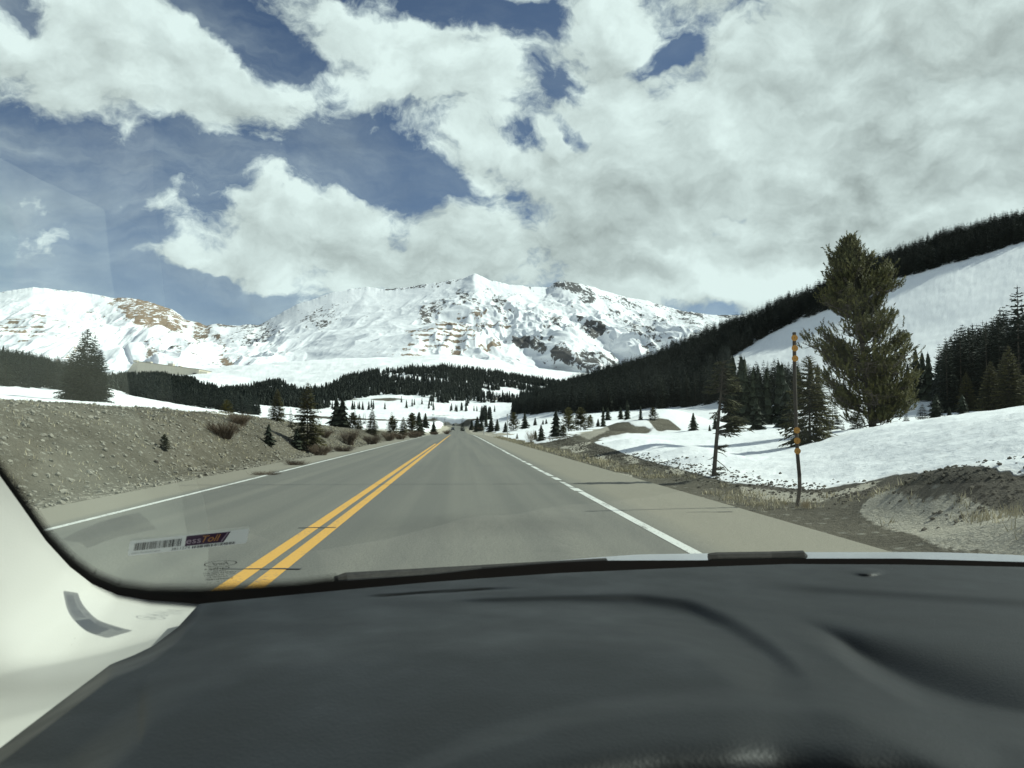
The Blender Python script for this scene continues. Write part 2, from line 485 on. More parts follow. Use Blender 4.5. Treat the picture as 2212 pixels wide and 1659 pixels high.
# ------------------------------------------------------------------ materials of the land
def mat_ground():
    m, t, b = material("ground_cover", 0.95, 0.1)
    p = t.pos()
    snow, dark, tan = t.attr('snow'), t.attr('dark'), t.attr('tan')
    n1 = t.noise(p, 1.4, 6, .6)
    n2 = t.noise(p, 9.0, 5, .65)
    n3 = t.noise(p, 45.0, 3, .6)
    # gravelly bank
    vor = t.node('ShaderNodeTexVoronoi', {'Vector': p, 'Scale': 5.5, 'Randomness': 1.0})
    st = t.mapr(vor.outputs['Distance'], .15, .42, 1, 0)
    stc = t.node('ShaderNodeSeparateColor', {0: vor.outputs['Color']}).outputs[0]
    stone = t.math('MULTIPLY', st, t.mapr(stc, .45, .8, 0, 1))
    soil = t.mix(n1, (.085, .074, .054), (.185, .166, .125))
    soil = t.mix(t.mapr(n2, .35, .7), soil, (.165, .15, .115))
    n0 = t.noise(p, .32, 4, .6)
    soil = t.mix(t.mapr(n0, .42, .62, 0, .5), soil, (.055, .048, .034))
    bank = t.mix(t.math('MULTIPLY', stone, t.mapr(n0, .66, .45, .25, 1)), soil, (.34, .325, .27))
    bank = t.mix(t.mapr(n3, .55, .75, 0, .5), bank, (.05, .043, .035))
    darkc = t.mix(n2, (.058, .052, .042), (.165, .148, .118))
    darkc = t.mix(t.mapr(n3, .5, .75, 0, .6), darkc, (.035, .03, .026))
    tanc = t.mix(n2, (.32, .29, .225), (.62, .58, .48))
    tanc = t.mix(t.mapr(n3, .5, .75, 0, .6), tanc, (.12, .10, .075))
    c = t.mix(t.mapr(t.math('ADD', dark, t.math('MULTIPLY_ADD', n2, .5, -.25)), .4, .6), bank, darkc)
    c = t.mix(t.mapr(t.math('ADD', tan, t.math('MULTIPLY_ADD', n2, .8, -.4)), .4, .6), c, tanc)
    # snow with a dirty melting skin
    sp = t.noise(t.vmath('MULTIPLY', p, (1, 1, 3)), 3.2, 6, .62)
    far = t.mapr(t.vmath('LENGTH', p, out=1), 40, 120, 1, 0)
    dirt = t.math('MULTIPLY', t.mapr(sp, .57, .74, 0, .26), far)
    snc = t.mix(dirt, (.91, .915, .91), (.45, .40, .33))
    k = t.math('ADD', snow, t.math('MULTIPLY_ADD', n2, .34, -.17))
    k = t.mapr(k, .44, .56)
    edge = t.mapr(snow, .55, .95, .35, 0)
    snc = t.mix(t.math('MULTIPLY', edge, far), snc, (.55, .50, .42))
    c = t.mix(k, c, snc)
    t.put(b.inputs['Base Color'], c)
    h = t.math('ADD', t.math('MULTIPLY', t.math('ADD', n2, t.math('MULTIPLY', n3, .35)), t.mapr(k, 0, 1, 1.0, .22)), t.math('MULTIPLY', sp, .45))
    t.put(b.inputs['Normal'], t.bump(h, .9, .09))
    return m

def mat_mountain():
    m, t, b = material("mountain_snow_and_rock", 0.9, 0.1)
    p = t.pos()
    rock, brown, band = t.attr('rock'), t.attr('brown'), t.attr('band')
    ps = t.vmath('MULTIPLY', p, (1, .30, .75))
    n1 = t.noise(ps, .016, 8, .70, .5)
    n2 = t.noise(ps, .055, 6, .68, .4)
    tex = t.mapr(t.math('ADD', t.math('MULTIPLY', n1, .5), t.math('MULTIPLY', n2, .5)), .34, .66)
    f = t.math('ADD', t.math('MULTIPLY', rock, .46), t.math('MULTIPLY', tex, .66))
    # mine benches: level ledges that hold snow
    z = t.node('ShaderNodeSeparateXYZ', {0: t.vmath('ADD', p, t.scale(t.noise(p, .006, 3, .5, out=1), 30))}).outputs[2]
    bands = t.math('PINGPONG', z, 15.0)
    f = t.math('SUBTRACT', f, t.math('MULTIPLY', band, t.mapr(bands, 4, 11, 0, .34)))
    k = t.mapr(f, .635, .69)
    dk = t.mix(n2, (.035, .037, .040), (.17, .165, .16))
    br = t.mix(n2, (.13, .085, .055), (.40, .31, .22))
    rc = t.mix(brown, dk, br)
    sn = t.mix(t.mapr(n2, .3, .7), (.80, .82, .84), (.90, .90, .90))
    c = t.mix(k, sn, rc)
    t.put(b.inputs['Base Color'], c)
    t.put(b.inputs['Normal'], t.bump(t.math('ADD', n1, t.math('MULTIPLY', n2, .3)), .35, 6))
    return m

# ------------------------------------------------------------------ ground
def build_ground():
    uf = np.arange(-60, 1090, 1.0)
    azf = az_of_u(uf)
    rest = np.linspace(azf[-1] + .02, azf[0] + 2 * math.pi - .02, 130)
    az = np.concatenate([azf, rest, [azf[0] + 2 * math.pi]])
    d = np.concatenate([[0.5, 1.0, 1.6], np.exp(np.linspace(math.log(2.2), math.log(2850), 720))])
    A, D = np.meshgrid(az, d)
    X, Y = D * np.sin(A), D * np.cos(A)
    Z = height(X, Y)
    u, v, f = project(X, Y, Z)
    ou, ov = u / K, v / K
    s = -(X - road_cx(Y))
    # cover
    snow = np.ones_like(X); dark = np.zeros_like(X); tan = np.zeros_like(X)
    nz = fbm(X * .25, Y * .25, 4, 40)
    # left bank
    left = (X < 0) & (D < 230)
    edge = np.interp(Y, [0, 18, 30, 45, 70, 110, 160, 230], [13.3, 13.3, 13.2, 13.0, 14.0, 15, 13, 10])
    snow = np.where(left, sstep(-.35, .35, s - edge - nz * 1.3), snow)
    bare = np.where(left & (Y > 55), .5 + .9 * fbm(X * .12, Y * .12, 3, 77), 1)
    snow = np.where(left & (Y > 55) & (s < edge + 22) & (s > edge), np.minimum(snow, sstep(.3, .7, bare + (s - edge) * .02)), snow)
    # right side
    right = (X > 0) & (D < 135) & (f > 0)
    P1 = [(1000, 931), (1060, 938), (1100, 948), (1160, 956), (1200, 945), (1250, 938), (1300, 918), (1345, 908), (1440, 903), (1475, 930), (1400, 936), (1330, 939), (1290, 947), (1275, 955), (1310, 964), (1350, 981),
          (1440, 1006), (1530, 1031), (1580, 1043), (1650, 1048), (1740, 1058), (1800, 1052), (1870, 1042), (1900, 1036), (1950, 1025), (2000, 1021), (2080, 1028), (2130, 1040), (2212, 1047), (2400, 1052), (2600, 1800), (900, 1800)]
    nw = np.where(D > 45, 16, 6)
    inp = in_poly(ou + nz * nw, ov + nz * nw * .6, P1)
    inp &= ~((D > 60) & (fbm(X * .5, Y * .16, 3, 140) > .50))
    r_sn = np.where(inp, 0.0, 1.0)
    near_r = X < np.interp(Y, [-50, 0, 8, 14, 30, 60, 135], [9.5, 9.5, 8.0, 6.2, 5.8, 5.8, 6.0])
    r_sn = np.where(f < 2, (X > 9.5 + nz) * 1.0, r_sn)
    r_sn = np.where(near_r, 0.0, r_sn)
    snow = np.where(right | ((X > 0) & (Y < 8) & (D < 60)), r_sn, snow)
    dk = 0.75 + nz * .5
    dk = np.where(X < 6.4 + nz * .8, .30, dk)
    verge = sstep(1.5, .5, X - 4.7 - nz * .7)
    TAN = [[(1590, 1046), (1700, 1060), (1800, 1068), (1880, 1045), (1935, 1030), (1880, 1062), (1780, 1088), (1700, 1088), (1600, 1066)],
           [(1862, 1108), (1880, 1085), (1900, 1070), (1940, 1062), (2000, 1085), (2050, 1072), (2090, 1075), (2150, 1105), (2240, 1120), (2400, 1150), (2400, 1225), (2212, 1204), (2100, 1185), (2040, 1180), (1980, 1156), (1900, 1136)],
           [(1200, 968), (1225, 955), (1268, 948), (1280, 956), (1245, 972)], [(1300, 985), (1330, 990), (1310, 1005), (1290, 1000)], [(1345, 990), (1372, 985), (1380, 994), (1350, 998)],
           [(1330, 1020), (1370, 1028), (1360, 1038), (1325, 1032)], [(1440, 1012), (1470, 1010), (1490, 1018), (1470, 1028), (1440, 1022)], [(1240, 935), (1300, 920), (1320, 925), (1260, 945)], [(1235, 972), (1262, 962), (1275, 970), (1240, 985)]]
    tn = verge * .22
    for P in TAN:
        tn = np.where(in_poly(ou + nz * 22, ov + nz * 12, P), .95, tn)
    rr = right | ((X > 0) & (D < 40))
    dark = np.where(rr, np.where(D > 48, dk * .35, dk), dark)
    tan = np.where(rr, tn, tan)
    tan = np.where(left, sstep(2.0, .3, s - 7.1) * .45, tan)
    # farther verge, valley ground, dark valley band and slope scars
    offr = np.abs(X - road_cx(Y) + 1.1)
    farv = (D >= 120) & (Y < 740)
    vw = 9.0 + 3 * nz
    snow = np.where(farv & (Y > 0), np.minimum(snow, sstep(vw, vw + 1.5, offr)), snow)
    tan = np.where(farv, .6, tan)
    ch = (np.interp(u, [270, 380, 490], [560, 590, 640]))
    band = (np.abs(D - ch) < np.interp(u, [270, 350, 490], [70, 50, 13]) + 6 * nz) & (u > 285) & (u < 492) & (f > 0)
    snow = np.where(band, 0.0, snow); dark = np.where(band, .8, dark); tan = np.where(band, 0.1, tan)
    n5 = fbm(X * .012, Y * .035, 4, 91)
    sc1 = (D > 720) & (D < 1250) & (u > 320) & (u < 500) & (n5 > .22)
    snow = np.where(sc1, .30, snow); dark = np.where(sc1, .6, dark)
    sc2 = (D > 2150) & (u > 300) & (u < 560) & (n5 > .30)
    snow = np.where(sc2, .40, snow)
    def blur(a):
        p_ = np.pad(a, 1, mode='edge')
        return (p_[:-2, 1:-1] + p_[2:, 1:-1] + p_[1:-1, :-2] + p_[1:-1, 2:] + 2 * p_[1:-1, 1:-1]) / 6
    for _ in range(7):
        snow, dark, tan = blur(snow), blur(dark), blur(tan)
    idx = grid_faces(len(d), len(az))
    me = np_mesh("ground", np.stack([X, Y, Z], -1).reshape(-1, 3), idx[:, ::-1] if False else idx, [mat_ground()],
                 attrs={'snow': snow.ravel(), 'dark': dark.ravel(), 'tan': tan.ravel()})
    me.flip_normals()
    o = link("ground", me)
    tag(o, "snow covered ground with gravel bank and bare dirt verges along the road", "ground", kind='structure')
    return o
build_ground()

# ------------------------------------------------------------------ mountains
RIDGE = [(-400, 600), (-200, 640), (-80, 640), (0, 632), (30, 626), (75, 620), (110, 624), (160, 629), (200, 634), (245, 645), (270, 643), (300, 647), (340, 657), (370, 668), (390, 680), (400, 690), (430, 697), (445, 703),
         (465, 699), (480, 700), (500, 704), (530, 701), (560, 702), (600, 680), (640, 658), (680, 645), (720, 632), (760, 624), (795, 619), (820, 624), (850, 624), (880, 621), (930, 612), (960, 608), (1000, 601),
         (1025, 590), (1040, 596), (1060, 606), (1100, 614), (1150, 620), (1185, 620), (1200, 610), (1222, 606), (1250, 612), (1280, 620), (1320, 632), (1350, 640), (1400, 650), (1450, 665), (1480, 672), (1530, 680),
         (1580, 680), (1620, 681), (1700, 690), (1800, 700), (2300, 720), (2700, 700)]
SPURS = [([(1027, 585), (1008, 618), (980, 655), (950, 700), (880, 762), (850, 800)], -950, 215, 380),
         ([(1222, 600), (1290, 650), (1350, 700), (1450, 775), (1500, 800)], -650, 130, 260),
         ([(1100, 610), (1170, 690), (1260, 770), (1330, 810)], -450, 120, 70),
         ([(800, 612), (740, 660), (690, 700), (650, 750), (640, 800)], -90, 200, 150),
         ([(75, 612), (100, 700), (160, 790)], -150, 180, 170),
         ([(250, 636), (300, 700), (330, 790)], -350, 60, 160),
         ([(480, 690), (520, 740), (560, 790)], -300, 80, 90),
         ([(1540, 672), (1500, 720), (1470, 790)], -450, 90, 150)]
# bare rock on the faces: centre, radii, tilt, strength, brownness, benches
ROCKS = [(322, 674, 84, 22, 20, .98, .95, 0), (290, 655, 50, 14, 12, .9, .9, 0), (436, 708, 18, 18, 20, .95, .8, 0), (475, 730, 18, 12, 20, .7, .8, 0), (45, 705, 62, 26, 5, .85, .95, 1), (84, 673, 14, 8, 0, .9, .9, 0),
         (492, 764, 24, 8, 25, .95, .9, 0), (520, 760, 12, 8, 20, .8, .8, 0), (330, 757, 26, 7, 20, .8, .5, 0), (85, 700, 16, 20, 0, .9, .9, 1), (150, 690, 90, 40, 0, .28, .4, 0), (150, 765, 60, 20, 10, .4, .9, 0), (120, 790, 60, 16, 0, .4, .9, 0),
         (555, 718, 52, 20, 0, .62, .05, 0), (690, 688, 45, 24, -10, .62, .05, 0), (410, 735, 120, 34, 12, .30, .4, 0), (480, 700, 30, 6, 8, .8, .4, 0), (390, 745, 22, 12, 0, .55, .3, 0),
         (978, 700, 40, 28, 0, .95, .85, 1), (950, 722, 72, 16, 0, .95, .85, 1), (1005, 728, 34, 10, 0, .8, .85, 1), (893, 748, 34, 14, -22, .75, .8, 1), (830, 760, 60, 8, 0, .45, .7, 1), (1035, 672, 22, 3, 3, .8, .7, 0),
         (1060, 685, 34, 3, 4, .7, .6, 0), (1050, 700, 36, 3, -8, .7, .6, 0), (1085, 702, 15, 4, 0, .9, .8, 0), (1050, 720, 36, 3, 10, .7, .7, 0), (1080, 670, 22, 5, 30, .75, .2, 0), (1030, 745, 60, 4, 3, .7, .8, 0),
         (920, 677, 22, 14, -30, .75, .1, 0), (950, 660, 20, 14, -40, .6, .1, 0), (1000, 634, 20, 9, 20, .8, .05, 0), (1015, 650, 30, 16, 20, .40, .1, 0),
         (1128, 740, 22, 13, 20, 1.0, .05, 0), (1165, 750, 22, 13, 25, 1.0, .05, 0), (1214, 772, 26, 17, 25, .85, .05, 0), (1270, 787, 32, 15, 25, .85, .05, 0), (1330, 795, 60, 16, 20, .6, .05, 0), (1190, 745, 40, 14, 20, .45, .1, 0),
         (1287, 718, 30, 15, 25, .95, .05, 0), (1232, 618, 42, 12, 15, .95, .0, 0), (1265, 637, 24, 13, 25, .85, .0, 0), (1395, 728, 50, 24, 15, .62, .05, 0), (1450, 752, 50, 14, 10, .55, .05, 0), (1200, 700, 40, 16, 25, .48, .1, 0), (1258, 690, 16, 7, -20, .8, .1, 0),
         (1340, 650, 60, 8, 14, .6, .0, 0), (1360, 680, 60, 30, 20, .36, .0, 0), (1480, 700, 120, 35, 10, .33, .0, 0), (1590, 682, 40, 5, 0, .7, .0, 0), (900, 618, 90, 5, -6, .55, .0, 0), (1480, 674, 70, 4, 12, .6, 0, 0),
         (1110, 660, 90, 12, 28, .28, .1, 0), (560, 790, 60, 6, 0, .3, .4, 0), (790, 690, 60, 30, -30, .05, 0, 0), (600, 760, 60, 5, 0, .35, .5, 0)]

def build_mountains():
    us = np.arange(-420, 2700, 1.6)
    ts = np.linspace(0, 1.0, 330)
    Ug, Tg = np.meshgrid(us, ts)
    rid = np.interp(us, [p[0] for p in RIDGE], [p[1] for p in RIDGE])
    rn = 1.8 * fbm(us * .07, us * 0, 5, 3) + .7 * fbm(us * .25, us * 0, 4, 5)
    base = np.full_like(us, 812.0)
    kk = np.exp(-np.linspace(-2.5, 2.5, 9) ** 2); kk /= kk.sum()
    rid = np.convolve(np.pad(rid, 4, mode='edge'), kk, 'valid')
    kb = np.exp(-np.linspace(-2.2, 2.2, 101) ** 2); kb /= kb.sum()
    rid_s = np.convolve(np.pad(rid, 50, mode='edge'), kb, 'valid')
    warp_ = (1 - Tg) * (260 * fbm(Ug * .012, Tg * 3.0, 4, 301) + 60 * fbm(Ug * .05, Tg * 6.0, 3, 302))
    det = np.interp(Ug + warp_, us, rid - rid_s)
    Vg = base[None, :] + (rid_s - base)[None, :] * Tg + det * Tg ** 4 + rn[None, :] * Tg ** 30
    D = 3100 + 2600 * Tg ** 1.15
    for line, amp, wl, wr in SPURS:
        ly = [p[1] for p in line]; lx = [p[0] for p in line]
        cx = np.interp(Vg, ly, lx) + 16 * fbm(Vg * .045 + line[0][0], Vg * 0 + 3.3, 3, 77)
        du = Ug - cx
        f = np.where(du < 0, 1 + du / wl, 1 - du / wr)
        f = np.clip(f, 0, 1)
        f = np.sin(f * math.pi / 2) ** 1.4 if amp != -950 else f * .6 + .4 * np.sin(f * math.pi / 2)
        D = D + amp * f * np.clip(1.25 - Tg * .75, 0, 1)
    u, v = Ug * K, Vg * K
    r = FW + ((u - 512) / FPX)[..., None] * RT + ((384 - v) / FPX)[..., None] * UP
    h = np.hypot(r[..., 0], r[..., 1])
    P = CAM + r * (D / h)[..., None]
    wx, wy = P[..., 0] + 160 * fbm(P[..., 0] * .0016, P[..., 1] * .0016, 3, 201), P[..., 1] + 160 * fbm(P[..., 0] * .0016, P[..., 1] * .0016, 3, 202)
    win = np.clip(np.sin(np.pi * np.clip(Tg, 0, 1)), 0, 1) ** .7 * (1 - Tg ** 6)
    rough = np.interp(Ug, [0, 560, 640, 860, 950, 2600], [.9, .8, .45, .45, 1, 1])
    rel = 100 * np.interp(Ug, [1000, 1050, 1180, 1260], [1, .6, .6, 1]) * (ridged(wx * .0021, wy * .0011, 3, 8) - .45) + 38 * rough * (ridged(wx * .0085, wy * .0042, 3, 18) - .45) + 9 * rough * fbm(wx * .03, wy * .018, 3, 28)
    P[..., 2] += rel * win * np.interp(Ug, [0, 560, 640, 880, 980], [.9, .8, .35, .35, .9])
    rock = np.zeros_like(D); brown = np.zeros_like(D); bw = np.zeros_like(D) + 1e-3; band = np.zeros_like(D)
    wob_u, wob_v = 9 * fbm(Ug * .05, Vg * .05, 4, 50), 7 * fbm(Ug * .05, Vg * .06, 4, 60)
    for (cx, cy, rx, ry, rot, st, brn, bd) in ROCKS:
        a = math.radians(rot)
        dx, dy = Ug + wob_u - cx, Vg + wob_v - cy
        q = ((dx * math.cos(a) + dy * math.sin(a)) / rx) ** 2 + ((-dx * math.sin(a) + dy * math.cos(a)) / ry) ** 2
        wgt = st * .74 * sstep(1.9, .3, q)
        rock = np.maximum(rock, wgt)
        brown += brn * wgt; bw += wgt
        band = np.maximum(band, bd * np.clip(wgt, 0, 1))
    brown = np.clip(brown / bw, 0, 1)
    rock = rock + .16 + .16 * sstep(-.1, .5, fbm(Ug * .03, Vg * .05, 4, 71)) * (Ug > 930) + .12 * sstep(.3, .9, ridged(wx * .0085, wy * .0042, 3, 18)) * rough + .18 * sstep(8, 0, Vg - rid[None, :]) * (fbm(us * .05, us * 0, 3, 99) > -.2)[None, :]
    # the far side of the range falls away behind the ridge
    nb = 8
    back = []
    for k in range(1, nb + 1):
        q = P[-1].copy()
        n = q[:, :2] / np.linalg.norm(q[:, :2], axis=1)[:, None]
        q[:, :2] += n * (220 * k)
        q[:, 2] -= 130 * k * (1 + .1 * np.sin(us * .05))
        back.append(q)
    P = np.concatenate([P, np.stack(back)])
    pad = lambda A: np.concatenate([A, np.repeat(A[-1:], nb, 0)])
    F = grid_faces(P.shape[0], P.shape[1])
    me = np_mesh("mountains", P.reshape(-1, 3), F, [mat_mountain()], attrs={'rock': pad(rock).ravel(), 'brown': pad(brown).ravel(), 'band': pad(band).ravel()})
    o = link("mountains", me)
    tag(o, "snow covered mountain range with rocky peaks and brown mine benches", "mountains", kind='structure')
build_mountains()

# ------------------------------------------------------------------ road
def mat_asphalt():
    m, t, b = material("asphalt", 0.85, 0.25)
    p = t.pos()
    sp = t.node('ShaderNodeSeparateXYZ', {0: p})
    x, y = sp.outputs[0], sp.outputs[1]
    n1 = t.noise(t.vmath('MULTIPLY', p, (1, .25, 1)), .8, 5, .6)
    n2 = t.noise(p, 42, 4, .8)
    n3 = t.noise(p, 17, 4, .6)
    c = t.mix(t.mapr(n2, .28, .74), (.075, .073, .060), (.325, .315, .265))
    c = t.mix(t.mapr(n1, .3, .7, 0, .5), c, (.165, .162, .143))
    c = t.mix(t.mapr(n3, .6, .75, 0, .35), c, (.085, .085, .078))
    # wheel paths a touch darker and smoother, dusty shoulders
    wp = t.noise(t.vmath('MULTIPLY', p, (1.6, .02, 1)), 1.0, 2, .5)
    c = t.mix(t.mapr(wp, .40, .6, 0, .50), c, (.125, .125, .112))
    wob = t.math('MULTIPLY_ADD', n1, .5, -.25)
    dr = t.mapr(t.math('ADD', x, wob), 2.55, 3.1)
    dl = t.mapr(t.math('ADD', x, wob), -5.45, -5.8)
    dust = t.math('MAXIMUM', dr, dl)
    c = t.mix(t.math('MULTIPLY', dust, .80), c, t.mix(n3, (.255, .232, .175), (.315, .288, .225)))
    # a soft-edged darker patch in front of the car
    px = t.mapr(t.math('ABSOLUTE', t.math('ADD', x, -.3)), 2.2, .6)
    py = t.mapr(t.math('ABSOLUTE', t.math('ADD', y, -11.2)), 1.6, .3)
    c = t.mix(t.math('MULTIPLY', t.math('MULTIPLY', px, py), t.mapr(n1, .3, .7, .2, .7)), c, (.095, .093, .082))
    t.put(b.inputs['Base Color'], c)
    t.put(b.inputs['Normal'], t.bump(t.math('ADD', n2, n3), .5, .012))
    return m

def mat_paint(name, col, wear, lo=.46):
    m, t, b = material(name, 0.7, 0.3)
    p = t.pos()
    n = t.noise(p, 22, 5, .7)
    n2 = t.noise(t.vmath('MULTIPLY', p, (1, .3, 1)), 3.0, 4, .6)
    f = t.math('ADD', n, t.math('MULTIPLY_ADD', n2, wear, -wear * .5))
    k = t.mapr(f, lo + .13, lo + .23)
    c = t.mix(k, col, (.19, .185, .165))
    c = t.mix(t.mapr(n, .35, .6, 0, .25), c, tuple(v * .75 for v in col))
    t.put(b.inputs['Base Color'], c)
    return m

YS = np.concatenate([np.arange(-60, 60, 2.0), np.arange(60, 720, 4.0)])
def strip(x0, x1, ys, lift, name, mat, nx=2, parent=None):
    xs = np.linspace(x0, x1, nx)
    X, Y = np.meshgrid(xs, ys)
    Z = road_z(Y) + lift
    me = np_mesh(name, np.stack([X + road_cx(Y), Y, Z], -1).reshape(-1, 3), grid_faces(len(ys), nx), [mat])
    return me
o = link("road", strip(-6.9, 4.68, YS, 0.0, "road", mat_asphalt(), 12))
tag(o, "straight two lane grey asphalt highway running to the mountains", "road", kind='structure')
# ragged edge of the pavement is covered by the dirt verge, laid just proud of it
MY, MW = mat_paint("yellow_line_paint", (.72, .40, .085), .5, .45), mat_paint("white_line_paint", (.74, .74, .68), .7, .43)
MTAR, tt, tb = material("crack_sealant", .5, .4, (.03, .03, .03))

def line_obj(name, x0, x1, ys, mat, label):
    o = link(name, strip(x0, x1, ys, .004, name, mat))
    tag(o, label, "road marking", kind='structure')
fine = lambda a, b: np.arange(a, b + .1, 2.0)
line_obj("yellow_line", -2.04, -1.885, fine(2, 66), MY, "left stripe of the double yellow centre line")
line_obj("yellow_line", -1.79, -1.635, fine(2, 150), MY, "right stripe of the double yellow centre line")
line_obj("white_line", -5.48, -5.36, fine(2, 200), MW, "thin white edge line beside the gravel bank")
# right edge line: scraped by ploughs into pieces between 22 m and 70 m
rng = random.Random(4)
g = Geo(); y = 3.0
while y < 190:
    seg = 3.0 if y < 13 else rng.uniform(.7, 2.0)
    gap = 0 if y < 13 else (rng.uniform(.15, .8) if y < 60 else 0)
    y1 = min(y + seg, 190)
    j = lambda: rng.uniform(-.03, .02)
    a, b2 = 2.46 + j() * (y > 16), 2.60 + j() * (y > 16)
    sk = 0 if y < 16 else .25
    za, zb = float(road_z(y)) + .004, float(road_z(y1)) + .004
    g.add([(a, y, za), (b2, y - sk, za), (b2, y1 - sk, zb), (a, y1, zb)], [(0, 1, 2, 3)])
    y = y1 + gap
o = link("white_line", g.mesh("white_line", [MW])); tag(o, "broken white edge line scraped by ploughs beside the right shoulder", "road marking", kind='structure')
# transverse sealed cracks
def crack(y0, xa, xb, wd, seed):
    r = random.Random(seed); g = Geo()
    xs = np.arange(xa, xb, .25); yy = y0
    pts = []
    for x in xs:
        yy += r.uniform(-.05, .05) + (y0 - yy) * .1
        pts.append((x, yy))
    for (xa_, ya_), (xb_, yb_) in zip(pts[:-1], pts[1:]):
        q = wd * r.uniform(.5, 1.3)
        g.add([(xa_, ya_ - q, .008), (xb_, yb_ - q, .008), (xb_, yb_ + q, .008), (xa_, ya_ + q, .008)], [(0, 1, 2, 3)])
    return g
CR = [(19.2, -6.5, 4.5, .020, 1), (28.0, -3.5, 4.0, .022, 2), (11.0, -2.15, -1.55, .025, 3), (7.9, -2.25, -1.45, .02, 4), (41, -5, 2.5, .03, 5), (12.6, 3.6, 4.6, .02, 8)]
G = Geo()
for c in CR:
    q = crack(*c); V, F, M = q.arrays(); G.add(V, F)
o = link("road_crack", G.mesh("road_crack", [MTAR])); tag(o, "dark sealed cracks running across the highway", "road crack", kind='structure')

# ------------------------------------------------------------------ plants
def foliage(name, c1, c2, rnd=True):
    m, t, b = material(name, .75, .25)
    p = t.pos()
    n = t.noise(p, 2.2, 3, .6)
    c = t.mix(t.mapr(n, .3, .7), c1, c2)
    if rnd:
        r = t.node('ShaderNodeObjectInfo').outputs['Random']
        c = t.mix(1.0, c, t.mix(r, (.75, .75, .75), (1.3, 1.25, 1.1)), 'MULTIPLY')
    t.put(b.inputs['Base Color'], c)
    return m
M_SPR = foliage("spruce_needles", (.022, .030, .020), (.040, .048, .030))
M_FAR = foliage("forest_needles", (.016, .023, .017), (.030, .038, .028))
M_WOOD, t_, b_ = material("wood_needles", .75, .2)
t_.put(b_.inputs['Base Color'], t_.mix(t_.attr('tone'), (.010, .016, .013), (.036, .042, .032)))
M_OLV = foliage("pine_needles", (.058, .060, .024), (.125, .112, .044))
M_BIG = foliage("big_pine_needles", (.050, .056, .023), (.135, .125, .048))
M_BRK, tb_, bb_ = material("bark", .95, .1)
tb_.put(bb_.inputs['Base Color'], tb_.mix(tb_.noise(tb_.vmath('MULTIPLY', tb_.pos(), (1, 1, .3)), 14, 4, .6), (.045, .036, .028), (.14, .12, .10)))
M_TWG = foliage("brown_twigs", (.075, .055, .040), (.16, .115, .08))
M_PAL = foliage("pale_twigs", (.26, .21, .14), (.42, .34, .22))
M_GRS = foliage("dry_grass_blades", (.32, .285, .20), (.54, .49, .37))

def sprays(geo, O, E, n, wid, rs, m=1, sag=.25, t0=.15, taper=.55, bl=.5):
    """flat fans of needle sprays on both sides of branches running from O to E"""
    O, E = np.asarray(O, float), np.asarray(E, float)
    L = np.linalg.norm(E - O, axis=1)[:, None]
    dr = (E - O) / (L + 1e-9)
    sd_ = np.cross(dr, np.array([0, 0, 1.0])); sd_ /= np.linalg.norm(sd_, axis=1)[:, None] + 1e-9
    Vs = []
    for j in range(n):
        t = t0 + (1 - t0) * (j + rs.rand(len(O), 1) * .8) / n
        P = O + (E - O) * t
        P[:, 2] -= (sag * L * t * t * .35)[:, 0]
        for s in (-1, 1):
            w_ = wid * L * (1 - taper * t) * (.7 + .6 * rs.rand(len(O), 1))
            tip = P + (sd_ * s * .8 + dr * .65) * w_ + rs.randn(len(O), 3) * w_ * .16
            tip[:, 2] -= (w_ * sag)[:, 0]
            bw = (L / n) * bl * (.8 + .5 * rs.rand(len(O), 1))
            Vs.append(np.stack([P - dr * bw, P + dr * bw, tip], 1))
    # tips
    P = E.copy(); P[:, 2] -= (sag * L * .35)[:, 0]
    w_ = wid * L * .5
    Vs.append(np.stack([P - sd_ * w_ * .35 - dr * w_ * .6, P + sd_ * w_ * .35 - dr * w_ * .6, P + dr * w_], 1))
    V = np.concatenate(Vs).reshape(-1, 3)
    geo.add(V, np.arange(len(V)).reshape(-1, 3), m)

def spruce(seed, H=10.0, R=1.7, wh=17, per=6, n=3, droop=.25, base=.05, pw=.85, gap=0.0, wid=.42, sticks=False, low=1.0):
    rs = np.random.RandomState(seed)
    tr, cr = Geo(), Geo()
    lean = rs.randn(2) * .01
    zs = np.linspace(0, H, 6)
    tr.tube(np.stack([lean[0] * zs, lean[1] * zs, zs], 1), np.linspace(H * .012 + .01, .004, 6), 6)
    O, E = [], []
    for i in range(wh):
        f = base + (1 - base) * (i + rs.rand() * .5) / wh
        r = R * max(1 - f, .02) ** pw
        if f < .16: r *= low * (.75 + .25 * f / .16)
        k = max(3, int(per * (1.0 - .35 * f)))
        a0 = rs.rand() * 7
        for j in range(k):
            if rs.rand() < gap: continue
            a = a0 + j * 2 * math.pi / k + rs.randn() * .25
            l = r * (.72 + .42 * rs.rand()) + .015 * H
            up = (.45 * f - droop * (1 - f)) + rs.randn() * .07
            o = np.array([lean[0] * f * H, lean[1] * f * H, f * H])
            O.append(o); E.append(o + np.array([math.cos(a) * l, math.sin(a) * l, up * l]))
    sprays(cr, O, E, n, wid, rs, 0, sag=.3)
    if sticks:
        for o, e in zip(O, E):
            tr.tube([o, (o + e) / 2 + [0, 0, .02], e], [.016, .010, .004], 3, cap=False)
    top = np.array([[lean[0] * H - .006 * H, lean[1] * H, H * .95], [lean[0] * H + .006 * H, lean[1] * H, H * .95], [lean[0] * H, lean[1] * H, H * 1.02]])
    cr.add(top, [(0, 1, 2)], 0)
    return tr, cr

def two_part(name, tr, cr, mt, mc):
    return tr.mesh(name + "_trunk", [mt]), cr.mesh(name + "_crown", [mc])

